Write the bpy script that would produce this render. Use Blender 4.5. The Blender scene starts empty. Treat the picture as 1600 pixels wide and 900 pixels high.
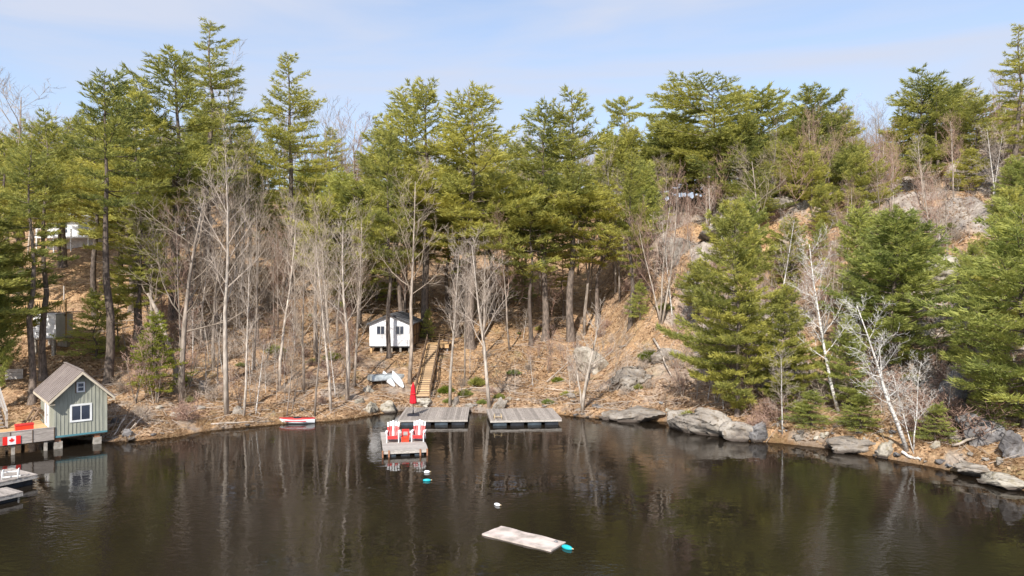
import bpy, math, random
import numpy as np
from mathutils import Vector, Matrix

# ------------------------------------------------------------ camera, sky, sun
FPX, CAMH, HY = 1100.0, 9.0, 450.0          # focal length and horizon in the photograph's pixels
scn = bpy.context.scene
cam_d = bpy.data.cameras.new('camera'); cam = bpy.data.objects.new('camera', cam_d)
scn.collection.objects.link(cam); scn.camera = cam
cam.location = (0, 0, CAMH); cam.rotation_euler = (math.radians(90), 0, 0)
cam_d.sensor_width = 36; cam_d.lens = FPX/1600*36; cam_d.clip_end = 6000; cam_d.clip_start = .1
SUN_EL, SUN_AZ = math.radians(40), math.radians(196)     # azimuth clockwise from +Y
world = bpy.data.worlds.new("World"); scn.world = world; world.use_nodes = True
nt = world.node_tree; nt.nodes.clear()
def N(nt, t, **k):
    n = nt.nodes.new(t)
    for a, b in k.items(): setattr(n, a, b)
    return n
out = N(nt, 'ShaderNodeOutputWorld'); bg = N(nt, 'ShaderNodeBackground'); bg.inputs[1].default_value = .15
sky = N(nt, 'ShaderNodeTexSky', sky_type='NISHITA', sun_disc=False)
sky.sun_elevation = SUN_EL; sky.sun_rotation = SUN_AZ; sky.air_density = 1.0; sky.dust_density = 1.0; sky.ozone_density = 2.0
tc = N(nt, 'ShaderNodeTexCoord'); mp = N(nt, 'ShaderNodeMapping'); mp.inputs['Scale'].default_value = (1.0, 1.2, 6.5)
mp.inputs['Rotation'].default_value = (0.0, .12, .3)
nz = N(nt, 'ShaderNodeTexNoise'); nz.inputs['Scale'].default_value = 1.6; nz.inputs['Detail'].default_value = 7; nz.inputs['Distortion'].default_value = .5
rp = N(nt, 'ShaderNodeValToRGB'); rp.color_ramp.elements[0].position = .38; rp.color_ramp.elements[1].position = .62
rp.color_ramp.elements[0].color = (.30, .30, .30, 1); rp.color_ramp.elements[1].color = (.95, .95, .95, 1)
mx = N(nt, 'ShaderNodeMixRGB'); mx.inputs[2].default_value = (2.95, 3.2, 3.85, 1)
L = nt.links.new
L(tc.outputs['Generated'], mp.inputs[0]); L(mp.outputs[0], nz.inputs[0]); L(nz.outputs[0], rp.inputs[0])
L(rp.outputs[0], mx.inputs[0]); L(sky.outputs[0], mx.inputs[1]); L(mx.outputs[0], bg.inputs[0]); L(bg.outputs[0], out.inputs[0])
sun_d = bpy.data.lights.new('sun', 'SUN'); sun_d.energy = 4.3; sun_d.angle = math.radians(.53); sun_d.color = (1, .95, .87)
sun = bpy.data.objects.new('sun', sun_d); scn.collection.objects.link(sun)
to_sun = Vector((math.sin(SUN_AZ)*math.cos(SUN_EL), math.cos(SUN_AZ)*math.cos(SUN_EL), math.sin(SUN_EL)))
sun.rotation_euler = (-to_sun).to_track_quat('-Z', 'Y').to_euler(); sun.location = (-20, -40, 60)
vs = scn.view_settings; vs.view_transform = 'Standard'; vs.look = 'None'; vs.gamma = 1; vs.exposure = 0.62; vs.use_curve_mapping = False

# ------------------------------------------------------------ noise and terrain
def lattice(x, y, s):
    with np.errstate(over='ignore'):
        n = (x.astype(np.int64)*374761393 + y.astype(np.int64)*668265263 + s*974634777) & 0x7fffffff
        n = ((n ^ (n >> 13))*1274126177) & 0x7fffffff
        n = (n ^ (n >> 16)) & 0xffff
    return n/65535.0
def vnoise(x, y, s=0):
    x = np.asarray(x, float); y = np.asarray(y, float)
    xi = np.floor(x); yi = np.floor(y); fx = x-xi; fy = y-yi
    fx = fx*fx*(3-2*fx); fy = fy*fy*(3-2*fy)
    a = lattice(xi, yi, s); b = lattice(xi+1, yi, s); c = lattice(xi, yi+1, s); d = lattice(xi+1, yi+1, s)
    return a+(b-a)*fx+(c-a)*fy+(a-b-c+d)*fx*fy
def fbm(x, y, s=0, o=4):
    t = 0; a = .5; m = 0
    for k in range(o):
        t = t+a*vnoise(np.asarray(x)*2**k, np.asarray(y)*2**k, s+k*7); m += a; a *= .5
    return t/m
def sst(a, b, x):
    t = np.clip((np.asarray(x, float)-a)/(b-a), 0, 1); return t*t*(3-2*t)
def W0(px, py, z=0.0):
    Y = FPX*(CAMH-z)/(py-HY); return ((px-800)/FPX*Y, Y, z)
SH = [(-600, 120), (-200, 60), (-90, 47), (-50, 42)]
for a in [(0, 676), (60, 680), (110, 686), (165, 690), (210, 689), (270, 683), (330, 672), (430, 663), (520, 657), (560, 652), (590, 647), (640, 641),
          (700, 641), (745, 645), (770, 647), (850, 645), (900, 651), (960, 656), (1048, 659), (1056, 668), (1100, 677), (1170, 689), (1215, 692),
          (1290, 700), (1400, 719), (1450, 728), (1500, 738), (1540, 748), (1600, 766)]:
    w = W0(*a); SH.append((w[0], w[1]))
SH += [(27, 25), (34, 17), (60, 6), (200, -30), (600, -80)]
SH = np.array(SH)
PM = np.array([(0, 0), (.8, .35), (2, .55), (8, 1.7), (18, 4.3), (30, 8.6), (44, 14.0), (75, 26), (110, 29), (400, 40), (1500, 50)], float)
PR = np.array([(0, 0), (.5, .7), (2, 1.1), (6, 2.9), (14, 8.0), (24, 14.6), (34, 18.8), (50, 21), (110, 23), (400, 36), (1500, 46)], float)
def shore_d(x, y):
    x = np.asarray(x, float); y = np.asarray(y, float)
    best = np.full(np.broadcast(x, y).shape, 1e9)
    for i in range(len(SH)-1):
        ax, ay = SH[i]; bx, by = SH[i+1]; dx, dy = bx-ax, by-ay
        t = np.clip(((x-ax)*dx+(y-ay)*dy)/(dx*dx+dy*dy), 0, 1)
        best = np.minimum(best, np.hypot(x-ax-t*dx, y-ay-t*dy))
    return best*np.where(y > np.interp(x, SH[:, 0], SH[:, 1]), 1, -1)
def HT(x, y):
    d = shore_d(x, y); w = sst(4.5, 13.5, np.asarray(x)-.10*(np.asarray(y)-45))
    dd = np.maximum(d, 0)
    h = np.interp(dd, PM[:, 0], PM[:, 1])*(1-w)+np.interp(dd, PR[:, 0], PR[:, 1])*w
    am = sst(.4, 6, dd)
    h = h+am*((fbm(x/7., y/7., 3)-.5)*1.5+(fbm(x/1.7, y/1.7, 9, 3)-.5)*.45)
    h = h+sst(4, 12, dd)*w*((np.abs(fbm(x/4.5, y/4.5, 21)-.5)*-7+.9)+(fbm(x/11., y/11., 5)-.5)*5)
    h = h+sst(0, .5, dd)*(fbm(x/.8, y/.8, 15, 3)-.42)*.22
    cw = np.exp(-(((np.asarray(x)+10.6)/5.)**2+((np.asarray(y)-63)/5.5)**2)**1.5); h = h*(1-cw)+(3.28+.16*(np.asarray(y)-62))*cw
    return np.where(d > 0, h+.015, -np.minimum(3.0, .06+np.abs(d)*.32))
def G(px, py):
    Y = np.linspace(22, 190, 3400); X = (px-800)/FPX*Y; z = CAMH-(py-HY)/FPX*Y
    m = np.nonzero(HT(X, Y) >= z)[0]
    i = m[0] if len(m) else len(Y)-1
    return Vector((X[i], Y[i], float(HT(X[i:i+1], Y[i:i+1])[0])))
def hz(x, y): return float(HT(np.array([x]), np.array([y]))[0])

# ------------------------------------------------------------ object helpers
col = scn.collection
def tag(o, label=None, cat=None, group=None, kind=None):
    if label: o['label'] = label
    if cat: o['category'] = cat
    if group: o['group'] = group
    if kind: o['kind'] = kind
    return o
def empty(name, loc=(0, 0, 0), rz=0, **k):
    o = bpy.data.objects.new(name, None); col.objects.link(o); o.location = loc; o.rotation_euler = (0, 0, rz)
    o.empty_display_size = .2
    return tag(o, **k)
def link(name, me, parent=None, loc=(0, 0, 0), rot=(0, 0, 0)):
    o = bpy.data.objects.new(name, me); col.objects.link(o); o.location = loc; o.rotation_euler = rot
    if parent is not None: o.parent = parent
    return o
def copy_tree(o, parent=None):
    c = o.copy(); col.objects.link(c)
    if parent is not None: c.parent = parent
    for ch in o.children: copy_tree(ch, c)
    return c
def np_mesh(name, v, f, mat, smooth=False, attr=None):
    v = np.asarray(v, np.float32); f = np.asarray(f, np.int32); k = f.shape[1]
    me = bpy.data.meshes.new(name); me.vertices.add(len(v)); me.vertices.foreach_set('co', v.ravel())
    me.loops.add(f.size); me.loops.foreach_set('vertex_index', f.ravel()); me.polygons.add(len(f))
    me.polygons.foreach_set('loop_start', np.arange(0, f.size, k, dtype=np.int32))
    me.polygons.foreach_set('loop_total', np.full(len(f), k, np.int32))
    if smooth: me.polygons.foreach_set('use_smooth', np.ones(len(f), bool))
    if attr is not None:
        for an, av in attr.items():
            a = me.attributes.new(an, 'FLOAT', 'POINT'); a.data.foreach_set('value', np.asarray(av, np.float32))
    me.update(calc_edges=True); me.materials.append(mat)
    return me
class MB:
    """collects boxes, bars, tubes into one mesh"""
    def __init__(s): s.v = []; s.f = []
    def add(s, vs, fs):
        b = len(s.v); s.v += [tuple(p) for p in vs]; s.f += [tuple(b+i for i in q) for q in fs]; return s
    def box(s, x0, x1, y0, y1, z0, z1):
        return s.add([(x0, y0, z0), (x1, y0, z0), (x1, y1, z0), (x0, y1, z0), (x0, y0, z1), (x1, y0, z1), (x1, y1, z1), (x0, y1, z1)],
                     [(0, 3, 2, 1), (4, 5, 6, 7), (0, 1, 5, 4), (1, 2, 6, 5), (2, 3, 7, 6), (3, 0, 4, 7)])
    def prism(s, pts, y0, y1):        # outline in x-z extruded along y
        n = len(pts); return s.add([(x, y0, z) for x, z in pts]+[(x, y1, z) for x, z in pts],
                     [tuple(range(n)), tuple(range(2*n-1, n-1, -1))]+[(i, i+n, (i+1) % n+n, (i+1) % n) for i in range(n)])
    def bar(s, a, b, w, h=None):
        a = Vector(a); b = Vector(b); h = h or w; d = (b-a).normalized()
        u = d.cross(Vector((0, 0, 1)));  u = Vector((1, 0, 0)) if u.length < .01 else u.normalized(); n = u.cross(d)
        P = [p+u*sx*w/2+n*sz*h/2 for p in (a, b) for sx, sz in ((-1, -1), (1, -1), (1, 1), (-1, 1))]
        return s.add(P, [(0, 1, 2, 3), (7, 6, 5, 4), (0, 4, 5, 1), (1, 5, 6, 2), (2, 6, 7, 3), (3, 7, 4, 0)])
    def tube(s, pts, rad, n=6, cap=True):
        pts = [Vector(p) for p in pts]; b = len(s.v); up = Vector((.31, .17, .93))
        for i, p in enumerate(pts):
            d = (pts[min(i+1, len(pts)-1)]-pts[max(i-1, 0)]).normalized()
            u = d.cross(up); u = u.normalized() if u.length > .05 else d.orthogonal().normalized(); w = d.cross(u)
            r = rad[i] if hasattr(rad, '__len__') else rad
            for k in range(n):
                a = 2*math.pi*k/n; s.v.append(tuple(p+u*math.cos(a)*r+w*math.sin(a)*r))
        for i in range(len(pts)-1):
            for k in range(n):
                k2 = (k+1) % n; s.f.append((b+i*n+k, b+i*n+k2, b+(i+1)*n+k2, b+(i+1)*n+k))
        if cap:
            s.f.append(tuple(b+k for k in range(n-1, -1, -1))); s.f.append(tuple(b+(len(pts)-1)*n+k for k in range(n)))
        return s
    def lathe(s, prof, n=12, c=(0, 0)):
        b = len(s.v)
        for r, z in prof:
            for k in range(n):
                a = 2*math.pi*k/n; s.v.append((c[0]+r*math.cos(a), c[1]+r*math.sin(a), z))
        for i in range(len(prof)-1):
            for k in range(n):
                k2 = (k+1) % n; s.f.append((b+i*n+k, b+i*n+k2, b+(i+1)*n+k2, b+(i+1)*n+k))
        s.f.append(tuple(b+k for k in range(n-1, -1, -1))); s.f.append(tuple(b+(len(prof)-1)*n+k for k in range(n)))
        return s
    def mesh(s, name, mat, smooth=False):
        me = bpy.data.meshes.new(name); me.from_pydata(s.v, [], s.f); me.materials.append(mat)
        if smooth: me.polygons.foreach_set('use_smooth', np.ones(len(me.polygons), bool))
        me.update(); return me
    def build(s, name, mat, parent=None, smooth=False, **k):
        return tag(link(name, s.mesh(name, mat, smooth), parent), **k)

# ------------------------------------------------------------ materials
MATS = {}
def mat(name, c1, c2=None, rough=.8, scale=3, detail=6, bump=0, bscale=None, stretch=(1, 1, 1), c3=None, objrand=0, coord='Object', lo=.35, hi=.65, metallic=0, spec=.3):
    m = bpy.data.materials.new(name); m.use_nodes = True; t = m.node_tree; bs = t.nodes['Principled BSDF']
    bs.inputs['Roughness'].default_value = rough; bs.inputs['Metallic'].default_value = metallic
    bs.inputs['Specular IOR Level'].default_value = spec
    l = t.links.new
    tcn = N(t, 'ShaderNodeTexCoord'); mpn = N(t, 'ShaderNodeMapping'); mpn.inputs['Scale'].default_value = stretch
    l(tcn.outputs[coord], mpn.inputs[0])
    if c2 is None: c2 = tuple(x*.85 for x in c1)
    nzn = N(t, 'ShaderNodeTexNoise'); nzn.inputs['Scale'].default_value = scale; nzn.inputs['Detail'].default_value = detail
    l(mpn.outputs[0], nzn.inputs[0])
    r = N(t, 'ShaderNodeValToRGB'); e = r.color_ramp.elements
    e[0].position = lo; e[1].position = hi; e[0].color = (*c2, 1); e[1].color = (*c1, 1)
    if c3: x = e.new((lo+hi)/2); x.color = (*c3, 1)
    l(nzn.outputs[0], r.inputs[0]); last = r.outputs[0]
    if objrand:
        oi = N(t, 'ShaderNodeObjectInfo'); mr = N(t, 'ShaderNodeMapRange'); mr.inputs['To Min'].default_value = 1-objrand; mr.inputs['To Max'].default_value = 1+objrand
        mm = N(t, 'ShaderNodeMixRGB', blend_type='MULTIPLY'); mm.inputs[0].default_value = 1
        l(oi.outputs['Random'], mr.inputs[0]); l(last, mm.inputs[1]); l(mr.outputs[0], mm.inputs[2]); last = mm.outputs[0]
    l(last, bs.inputs['Base Color'])
    if bump:
        n2 = N(t, 'ShaderNodeTexNoise'); n2.inputs['Scale'].default_value = bscale or scale*4; n2.inputs['Detail'].default_value = 5
        l(mpn.outputs[0], n2.inputs[0]); b = N(t, 'ShaderNodeBump'); b.inputs['Strength'].default_value = bump; b.inputs['Distance'].default_value = .03
        l(n2.outputs[0], b.inputs['Height']); l(b.outputs[0], bs.inputs['Normal'])
    MATS[name] = m; return m
M = MATS
mat('grey_plank', (.42, .37, .33), (.22, .19, .17), scale=3, stretch=(14, 1.2, 14), objrand=.22, bump=.3)
mat('grey_plank_x', (.42, .37, .33), (.22, .19, .17), scale=3, stretch=(1.2, 14, 14), objrand=.22, bump=.3)
mat('pale_beam', (.50, .46, .42), (.30, .27, .24), scale=4, stretch=(2, 8, 8), objrand=.1)
mat('raft_top', (.46, .42, .38), (.30, .27, .25), scale=5, stretch=(1, 6, 1), objrand=.16)
mat('dark_float', (.035, .04, .05), (.015, .016, .02), rough=.4, scale=3)
mat('blue_float', (.06, .08, .10), (.03, .04, .05), rough=.5, scale=3)
mat('tan_wood', (.62, .42, .22), (.46, .28, .13), scale=4, stretch=(1, 8, 8), objrand=.12)
mat('new_wood', (.62, .45, .27), (.44, .30, .165), scale=4, stretch=(1, 8, 8), objrand=.22)
mat('dark_wood', (.13, .085, .055), (.07, .045, .03), scale=4, stretch=(6, 6, 1), objrand=.12)
mat('brown_wood', (.27, .19, .13), (.16, .11, .075), scale=4, stretch=(6, 6, 1), objrand=.15)
mat('board_green', (.38, .38, .315), (.28, .285, .235), scale=2.2, detail=9, stretch=(4, 4, .5), rough=.75, bump=.1, objrand=.05)
mat('teal_trim', (.10, .26, .30), (.08, .2, .24), rough=.6)
mat('white_paint', (.80, .80, .80), (.68, .68, .67), rough=.5, scale=2, bump=.05)
mat('white_siding', (.84, .84, .85), (.62, .61, .60), rough=.6, scale=1.4, detail=8, bump=.08, lo=.3, hi=.55)
mat('cream_trim', (.62, .54, .42), (.50, .43, .33), rough=.6)
mat('metal_roof', (.31, .26, .235), (.22, .18, .165), rough=.45, scale=2, stretch=(1, 4, 1), metallic=.1, objrand=.08)
mat('shingle', (.17, .17, .18), (.08, .08, .085), rough=.9, scale=14, bump=.4, bscale=30)
mat('grey_siding', (.58, .58, .59), (.44, .44, .45), rough=.7, scale=2)
mat('glass_dark', (.05, .06, .09), (.025, .03, .045), rough=.06, scale=1, spec=.9)
mat('frame_dark', (.05, .05, .05), rough=.5)
mat('concrete', (.42, .38, .33), (.27, .24, .2), rough=.9, scale=6, bump=.4)
mat('brick_red', (.36, .17, .09), (.26, .12, .07), rough=.9, scale=6, bump=.3)
mat('red_paint', (.64, .05, .045), (.50, .035, .035), rough=.45, scale=4)
mat('red_cloth', (.70, .02, .035), (.50, .012, .025), rough=.9, scale=5, bump=.2)
mat('red_plastic', (.85, .07, .03), (.75, .05, .02), rough=.35, scale=3)
mat('black_plastic', (.03, .03, .04), (.02, .02, .028), rough=.5)
mat('grey_metal', (.35, .35, .36), rough=.4, metallic=.6)
mat('hull_white', (.86, .87, .88), (.72, .73, .75), rough=.25, scale=1.5, spec=.5)
mat('alu_boat', (.50, .54, .55), (.34, .37, .38), rough=.5, scale=3, metallic=.1)
mat('teal_plastic', (.02, .45, .50), (.015, .36, .42), rough=.35)
mat('foam_mat', (.60, .50, .45), (.36, .31, .27), rough=.8, scale=1.6, detail=9, lo=.40, hi=.58, bump=.1)
mat('rope', (.55, .42, .25), rough=.9)
mat('flag_red', (.80, .03, .025), rough=.8); mat('flag_white', (.82, .82, .82), rough=.8)
mat('bark_pine', (.21, .165, .135), (.075, .06, .05), rough=.95, scale=5, stretch=(2.2, 2.2, .55), bump=.9, bscale=9, objrand=.25)
mat('bark_grey', (.38, .315, .26), (.16, .13, .105), rough=.95, scale=4, stretch=(2.2, 2.2, .45), bump=.6, bscale=9, objrand=.25)
mat('bark_pale', (.56, .485, .41), (.27, .225, .185), rough=.9, scale=4, stretch=(1.6, 1.6, .5), bump=.4, bscale=9, objrand=.2)
mat('bark_birch', (.66, .63, .59), (.17, .145, .13), rough=.85, scale=4.5, stretch=(1, 1, 2.6), lo=.36, hi=.50, bump=.2, objrand=.08)
mat('twig', (.37, .30, .235), (.22, .175, .135), rough=.9, scale=1.5, objrand=.22)
mat('twig_red', (.40, .27, .21), (.26, .165, .125), rough=.9, scale=1.5, objrand=.2)
mat('twig_pale', (.50, .42, .35), (.33, .27, .22), rough=.9, scale=1.5, objrand=.15)
mat('log_pale', (.55, .47, .40), (.32, .27, .22), rough=.95, scale=4, stretch=(1, 1, 1), bump=.6, objrand=.2)

def rock_mat(name, a, b, c, d):
    m = bpy.data.materials.new(name); m.use_nodes = True; t = m.node_tree; l = t.links.new; bs = t.nodes['Principled BSDF']
    bs.inputs['Roughness'].default_value = .9; bs.inputs['Specular IOR Level'].default_value = .2
    tcn = N(t, 'ShaderNodeNewGeometry')
    n1 = N(t, 'ShaderNodeTexNoise'); n1.inputs['Scale'].default_value = .9; n1.inputs['Detail'].default_value = 9; n1.inputs['Roughness'].default_value = .68
    n2 = N(t, 'ShaderNodeTexNoise'); n2.inputs['Scale'].default_value = 3.6; n2.inputs['Detail'].default_value = 7
    for n in (n1, n2): l(tcn.outputs['Position'], n.inputs[0])
    r = N(t, 'ShaderNodeValToRGB'); e = r.color_ramp.elements; e[0].position = .34; e[1].position = .68
    e[0].color = (*a, 1); e[1].color = (*c, 1); x = e.new(.5); x.color = (*b, 1)
    r2 = N(t, 'ShaderNodeValToRGB'); r2.color_ramp.elements[0].position = .50; r2.color_ramp.elements[1].position = .66
    mm = N(t, 'ShaderNodeMixRGB'); mm.inputs[2].default_value = (*d, 1)
    l(n1.outputs[0], r.inputs[0]); l(n2.outputs[0], r2.inputs[0]); l(r2.outputs[0], mm.inputs[0]); l(r.outputs[0], mm.inputs[1])
    l(mm.outputs[0], bs.inputs['Base Color'])
    wv = N(t, 'ShaderNodeTexVoronoi', feature='DISTANCE_TO_EDGE'); wv.inputs['Scale'].default_value = .8
    wa = N(t, 'ShaderNodeMixRGB'); wa.inputs[0].default_value = .22; l(tcn.outputs['Position'], wa.inputs[1]); l(n1.outputs['Color'], wa.inputs[2]); l(wa.outputs[0], wv.inputs['Vector'])
    cr = N(t, 'ShaderNodeMapRange'); cr.inputs['From Max'].default_value = .035; l(wv.outputs['Distance'], cr.inputs[0])
    c2 = N(t, 'ShaderNodeMixRGB', blend_type='MULTIPLY'); c2.inputs[0].default_value = .0; l(mm.outputs[0], c2.inputs[1]); l(cr.outputs[0], c2.inputs[2])
    sz = N(t, 'ShaderNodeSeparateXYZ'); l(tcn.outputs['Position'], sz.inputs[0]); mz = N(t, 'ShaderNodeMapRange'); mz.inputs['From Min'].default_value = .10; mz.inputs['From Max'].default_value = .24
    mz.inputs['To Min'].default_value = 1; mz.inputs['To Max'].default_value = 0; l(sz.outputs['Z'], mz.inputs[0])
    c3 = N(t, 'ShaderNodeMixRGB'); c3.inputs[2].default_value = (.075, .06, .05, 1); l(mz.outputs[0], c3.inputs[0]); l(c2.outputs[0], c3.inputs[1]); l(c3.outputs[0], bs.inputs['Base Color'])
    hh_ = N(t, 'ShaderNodeMath', operation='MULTIPLY_ADD'); l(cr.outputs[0], hh_.inputs[0]); hh_.inputs[1].default_value = .12; l(n2.outputs[0], hh_.inputs[2])
    b = N(t, 'ShaderNodeBump'); b.inputs['Strength'].default_value = .9; b.inputs['Distance'].default_value = .12
    l(hh_.outputs[0], b.inputs['Height']); l(b.outputs[0], bs.inputs['Normal'])
    M[name] = m; return m
rock_mat('granite', (.12, .10, .085), (.26, .23, .20), (.41, .37, .32), (.19, .155, .12))
rock_mat('granite_pale', (.18, .16, .13), (.37, .335, .28), (.53, .485, .42), (.25, .215, .155))
rock_mat('granite_dark', (.07, .065, .065), (.17, .16, .16), (.36, .35, .35), (.12, .11, .10))

def ground_mat():
    m = bpy.data.materials.new('leaf_litter'); m.use_nodes = True; t = m.node_tree; l = t.links.new; bs = t.nodes['Principled BSDF']
    bs.inputs['Roughness'].default_value = .95; bs.inputs['Specular IOR Level'].default_value = .15
    g = N(t, 'ShaderNodeNewGeometry')
    def noise(s, d=6, r=.6):
        n = N(t, 'ShaderNodeTexNoise'); n.inputs['Scale'].default_value = s; n.inputs['Detail'].default_value = d; n.inputs['Roughness'].default_value = r
        l(g.outputs['Position'], n.inputs[0]); return n
    def ramp(src, *st):
        r = N(t, 'ShaderNodeValToRGB'); e = r.color_ramp.elements
        e[0].position, e[0].color = st[0][0], (*st[0][1], 1); e[1].position, e[1].color = st[-1][0], (*st[-1][1], 1)
        for p, c in st[1:-1]: x = e.new(p); x.color = (*c, 1)
        l(src, r.inputs[0]); return r.outputs[0]
    def mix(f, a, b, bt='MIX'):
        q = N(t, 'ShaderNodeMixRGB', blend_type=bt)
        for i, v in enumerate((f, a, b)):
            if isinstance(v, (int, float)): q.inputs[i].default_value = v
            elif isinstance(v, tuple): q.inputs[i].default_value = (*v, 1)
            else: l(v, q.inputs[i])
        return q.outputs[0]
    n1 = noise(.16, 5); n2 = noise(2.2, 8, .7); n3 = noise(11, 5, .7)
    vo = N(t, 'ShaderNodeTexVoronoi'); vo.inputs['Scale'].default_value = 9; l(g.outputs['Position'], vo.inputs[0])
    base = ramp(n2.outputs[0], (.30, (.18, .11, .07)), (.44, (.41, .265, .16)), (.56, (.57, .395, .25)), (.72, (.72, .55, .38)))
    gold = ramp(n2.outputs[0], (.30, (.19, .115, .06)), (.46, (.47, .30, .165)), (.70, (.68, .48, .28)))
    c = mix(ramp(n1.outputs[0], (.42, (0,)*3), (.60, (1,)*3)), base, gold)
    sp = N(t, 'ShaderNodeSeparateColor'); l(vo.outputs['Color'], sp.inputs[0])
    c = mix(.55, c, ramp(sp.outputs[0], (0., (.35, .32, .30)), (.5, (.8, .8, .8)), (1., (1.25, 1.2, 1.15))), 'MULTIPLY')
    c = mix(ramp(n3.outputs[0], (.36, (.5,)*3), (.5, (0,)*3)), c, (.10, .065, .045))
    n4 = noise(.5, 6, .7)
    c = mix(ramp(n4.outputs[0], (.56, (0,)*3), (.68, (.55,)*3)), c, (.20, .19, .075))       # moss and low green
    n6 = noise(.33, 6, .65); c = mix(1, c, ramp(n6.outputs[0], (.34, (.55, .50, .46)), (.46, (.95, .93, .92)), (.66, (1.12, 1.10, 1.08))), 'MULTIPLY')
    at = N(t, 'ShaderNodeAttribute', attribute_name='rock')
    n5 = noise(1.1, 9, .7); rk = ramp(n5.outputs[0], (.34, (.15, .125, .115)), (.5, (.32, .285, .255)), (.68, (.52, .475, .43)))
    c = mix(at.outputs['Fac'], c, rk)
    aw = N(t, 'ShaderNodeAttribute', attribute_name='wet'); c = mix(aw.outputs['Fac'], c, (.16, .095, .045))
    l(c, bs.inputs['Base Color'])
    b = N(t, 'ShaderNodeBump'); b.inputs['Strength'].default_value = .9; b.inputs['Distance'].default_value = .12
    ad = N(t, 'ShaderNodeMath', operation='ADD'); l(n3.outputs[0], ad.inputs[0]); l(n2.outputs[0], ad.inputs[1]); l(ad.outputs[0], b.inputs['Height'])
    l(b.outputs[0], bs.inputs['Normal']); return m
M['ground'] = ground_mat()

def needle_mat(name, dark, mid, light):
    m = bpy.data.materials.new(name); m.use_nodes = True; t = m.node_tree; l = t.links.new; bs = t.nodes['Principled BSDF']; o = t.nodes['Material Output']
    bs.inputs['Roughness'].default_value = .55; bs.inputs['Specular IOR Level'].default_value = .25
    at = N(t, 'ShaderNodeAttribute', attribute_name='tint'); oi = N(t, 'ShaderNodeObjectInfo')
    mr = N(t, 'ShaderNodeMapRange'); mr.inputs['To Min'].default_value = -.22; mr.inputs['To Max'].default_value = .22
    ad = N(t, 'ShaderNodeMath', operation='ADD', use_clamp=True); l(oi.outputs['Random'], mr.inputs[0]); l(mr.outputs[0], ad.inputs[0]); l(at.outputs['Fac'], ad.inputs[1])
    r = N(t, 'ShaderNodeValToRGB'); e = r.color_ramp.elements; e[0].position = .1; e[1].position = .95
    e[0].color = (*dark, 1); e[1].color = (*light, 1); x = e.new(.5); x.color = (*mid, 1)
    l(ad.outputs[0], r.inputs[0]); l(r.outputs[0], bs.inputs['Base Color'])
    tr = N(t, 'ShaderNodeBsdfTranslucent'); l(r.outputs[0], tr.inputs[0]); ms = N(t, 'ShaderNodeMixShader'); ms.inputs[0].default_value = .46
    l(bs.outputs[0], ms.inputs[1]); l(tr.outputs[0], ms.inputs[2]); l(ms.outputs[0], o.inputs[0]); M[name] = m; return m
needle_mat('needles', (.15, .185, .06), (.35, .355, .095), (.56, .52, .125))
needle_mat('needles_soft', (.17, .215, .065), (.335, .37, .105), (.52, .52, .14))
needle_mat('needles_yellow', (.10, .14, .02), (.24, .27, .035), (.36, .36, .05))
needle_mat('grass_dead', (.17, .10, .05), (.40, .26, .14), (.60, .44, .27))
needle_mat('leaf_dead', (.21, .12, .06), (.43, .285, .165), (.66, .49, .32))

def water_mat():
    m = bpy.data.materials.new('water'); m.use_nodes = True; t = m.node_tree; l = t.links.new; o = t.nodes['Material Output']; bs = t.nodes['Principled BSDF']
    bs.inputs['Base Color'].default_value = (.015, .0115, .008, 1); bs.inputs['Roughness'].default_value = .03; bs.inputs['IOR'].default_value = 1.40
    g = N(t, 'ShaderNodeNewGeometry')
    def noise(s, st, d=3, rot=0):
        mpn = N(t, 'ShaderNodeMapping'); mpn.inputs['Scale'].default_value = st; mpn.inputs['Rotation'].default_value = (0, 0, rot); l(g.outputs['Position'], mpn.inputs[0])
        n = N(t, 'ShaderNodeTexNoise'); n.inputs['Scale'].default_value = s; n.inputs['Detail'].default_value = d; l(mpn.outputs[0], n.inputs[0]); return n.outputs[0]
    a = noise(3.4, (1, 1.5, 1), 3, .3); b = noise(.9, (1, 1.6, 1), 2, -.2); w = noise(.11, (1, 1.2, 1), 4)
    mr = N(t, 'ShaderNodeMapRange'); mr.inputs['From Min'].default_value = .42; mr.inputs['From Max'].default_value = .66
    mr.inputs['To Min'].default_value = .05; mr.inputs['To Max'].default_value = 2.4; l(w, mr.inputs[0])
    m1 = N(t, 'ShaderNodeMath', operation='MULTIPLY'); l(a, m1.inputs[0]); l(mr.outputs[0], m1.inputs[1])
    ad = N(t, 'ShaderNodeMath', operation='MULTIPLY_ADD'); l(b, ad.inputs[0]); ad.inputs[1].default_value = 1.5; l(m1.outputs[0], ad.inputs[2])
    bp = N(t, 'ShaderNodeBump'); bp.inputs['Strength'].default_value = 1.0; bp.inputs['Distance'].default_value = .0065; l(ad.outputs[0], bp.inputs['Height']); l(bp.outputs[0], bs.inputs['Normal'])
    tr = N(t, 'ShaderNodeBsdfTransparent'); tr.inputs[0].default_value = (.80, .62, .42, 1)
    at = N(t, 'ShaderNodeAttribute', attribute_name='clear'); fr = N(t, 'ShaderNodeFresnel'); fr.inputs[0].default_value = 1.33; l(bp.outputs[0], fr.inputs['Normal'])
    iv = N(t, 'ShaderNodeMath', operation='SUBTRACT'); iv.inputs[0].default_value = 1; l(fr.outputs[0], iv.inputs[1])
    mu = N(t, 'ShaderNodeMath', operation='MULTIPLY'); l(iv.outputs[0], mu.inputs[0]); l(at.outputs['Fac'], mu.inputs[1])
    ms = N(t, 'ShaderNodeMixShader'); l(mu.outputs[0], ms.inputs[0]); l(bs.outputs[0], ms.inputs[1]); l(tr.outputs[0], ms.inputs[2]); l(ms.outputs[0], o.inputs[0])
    return m
M['water'] = water_mat()

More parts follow.
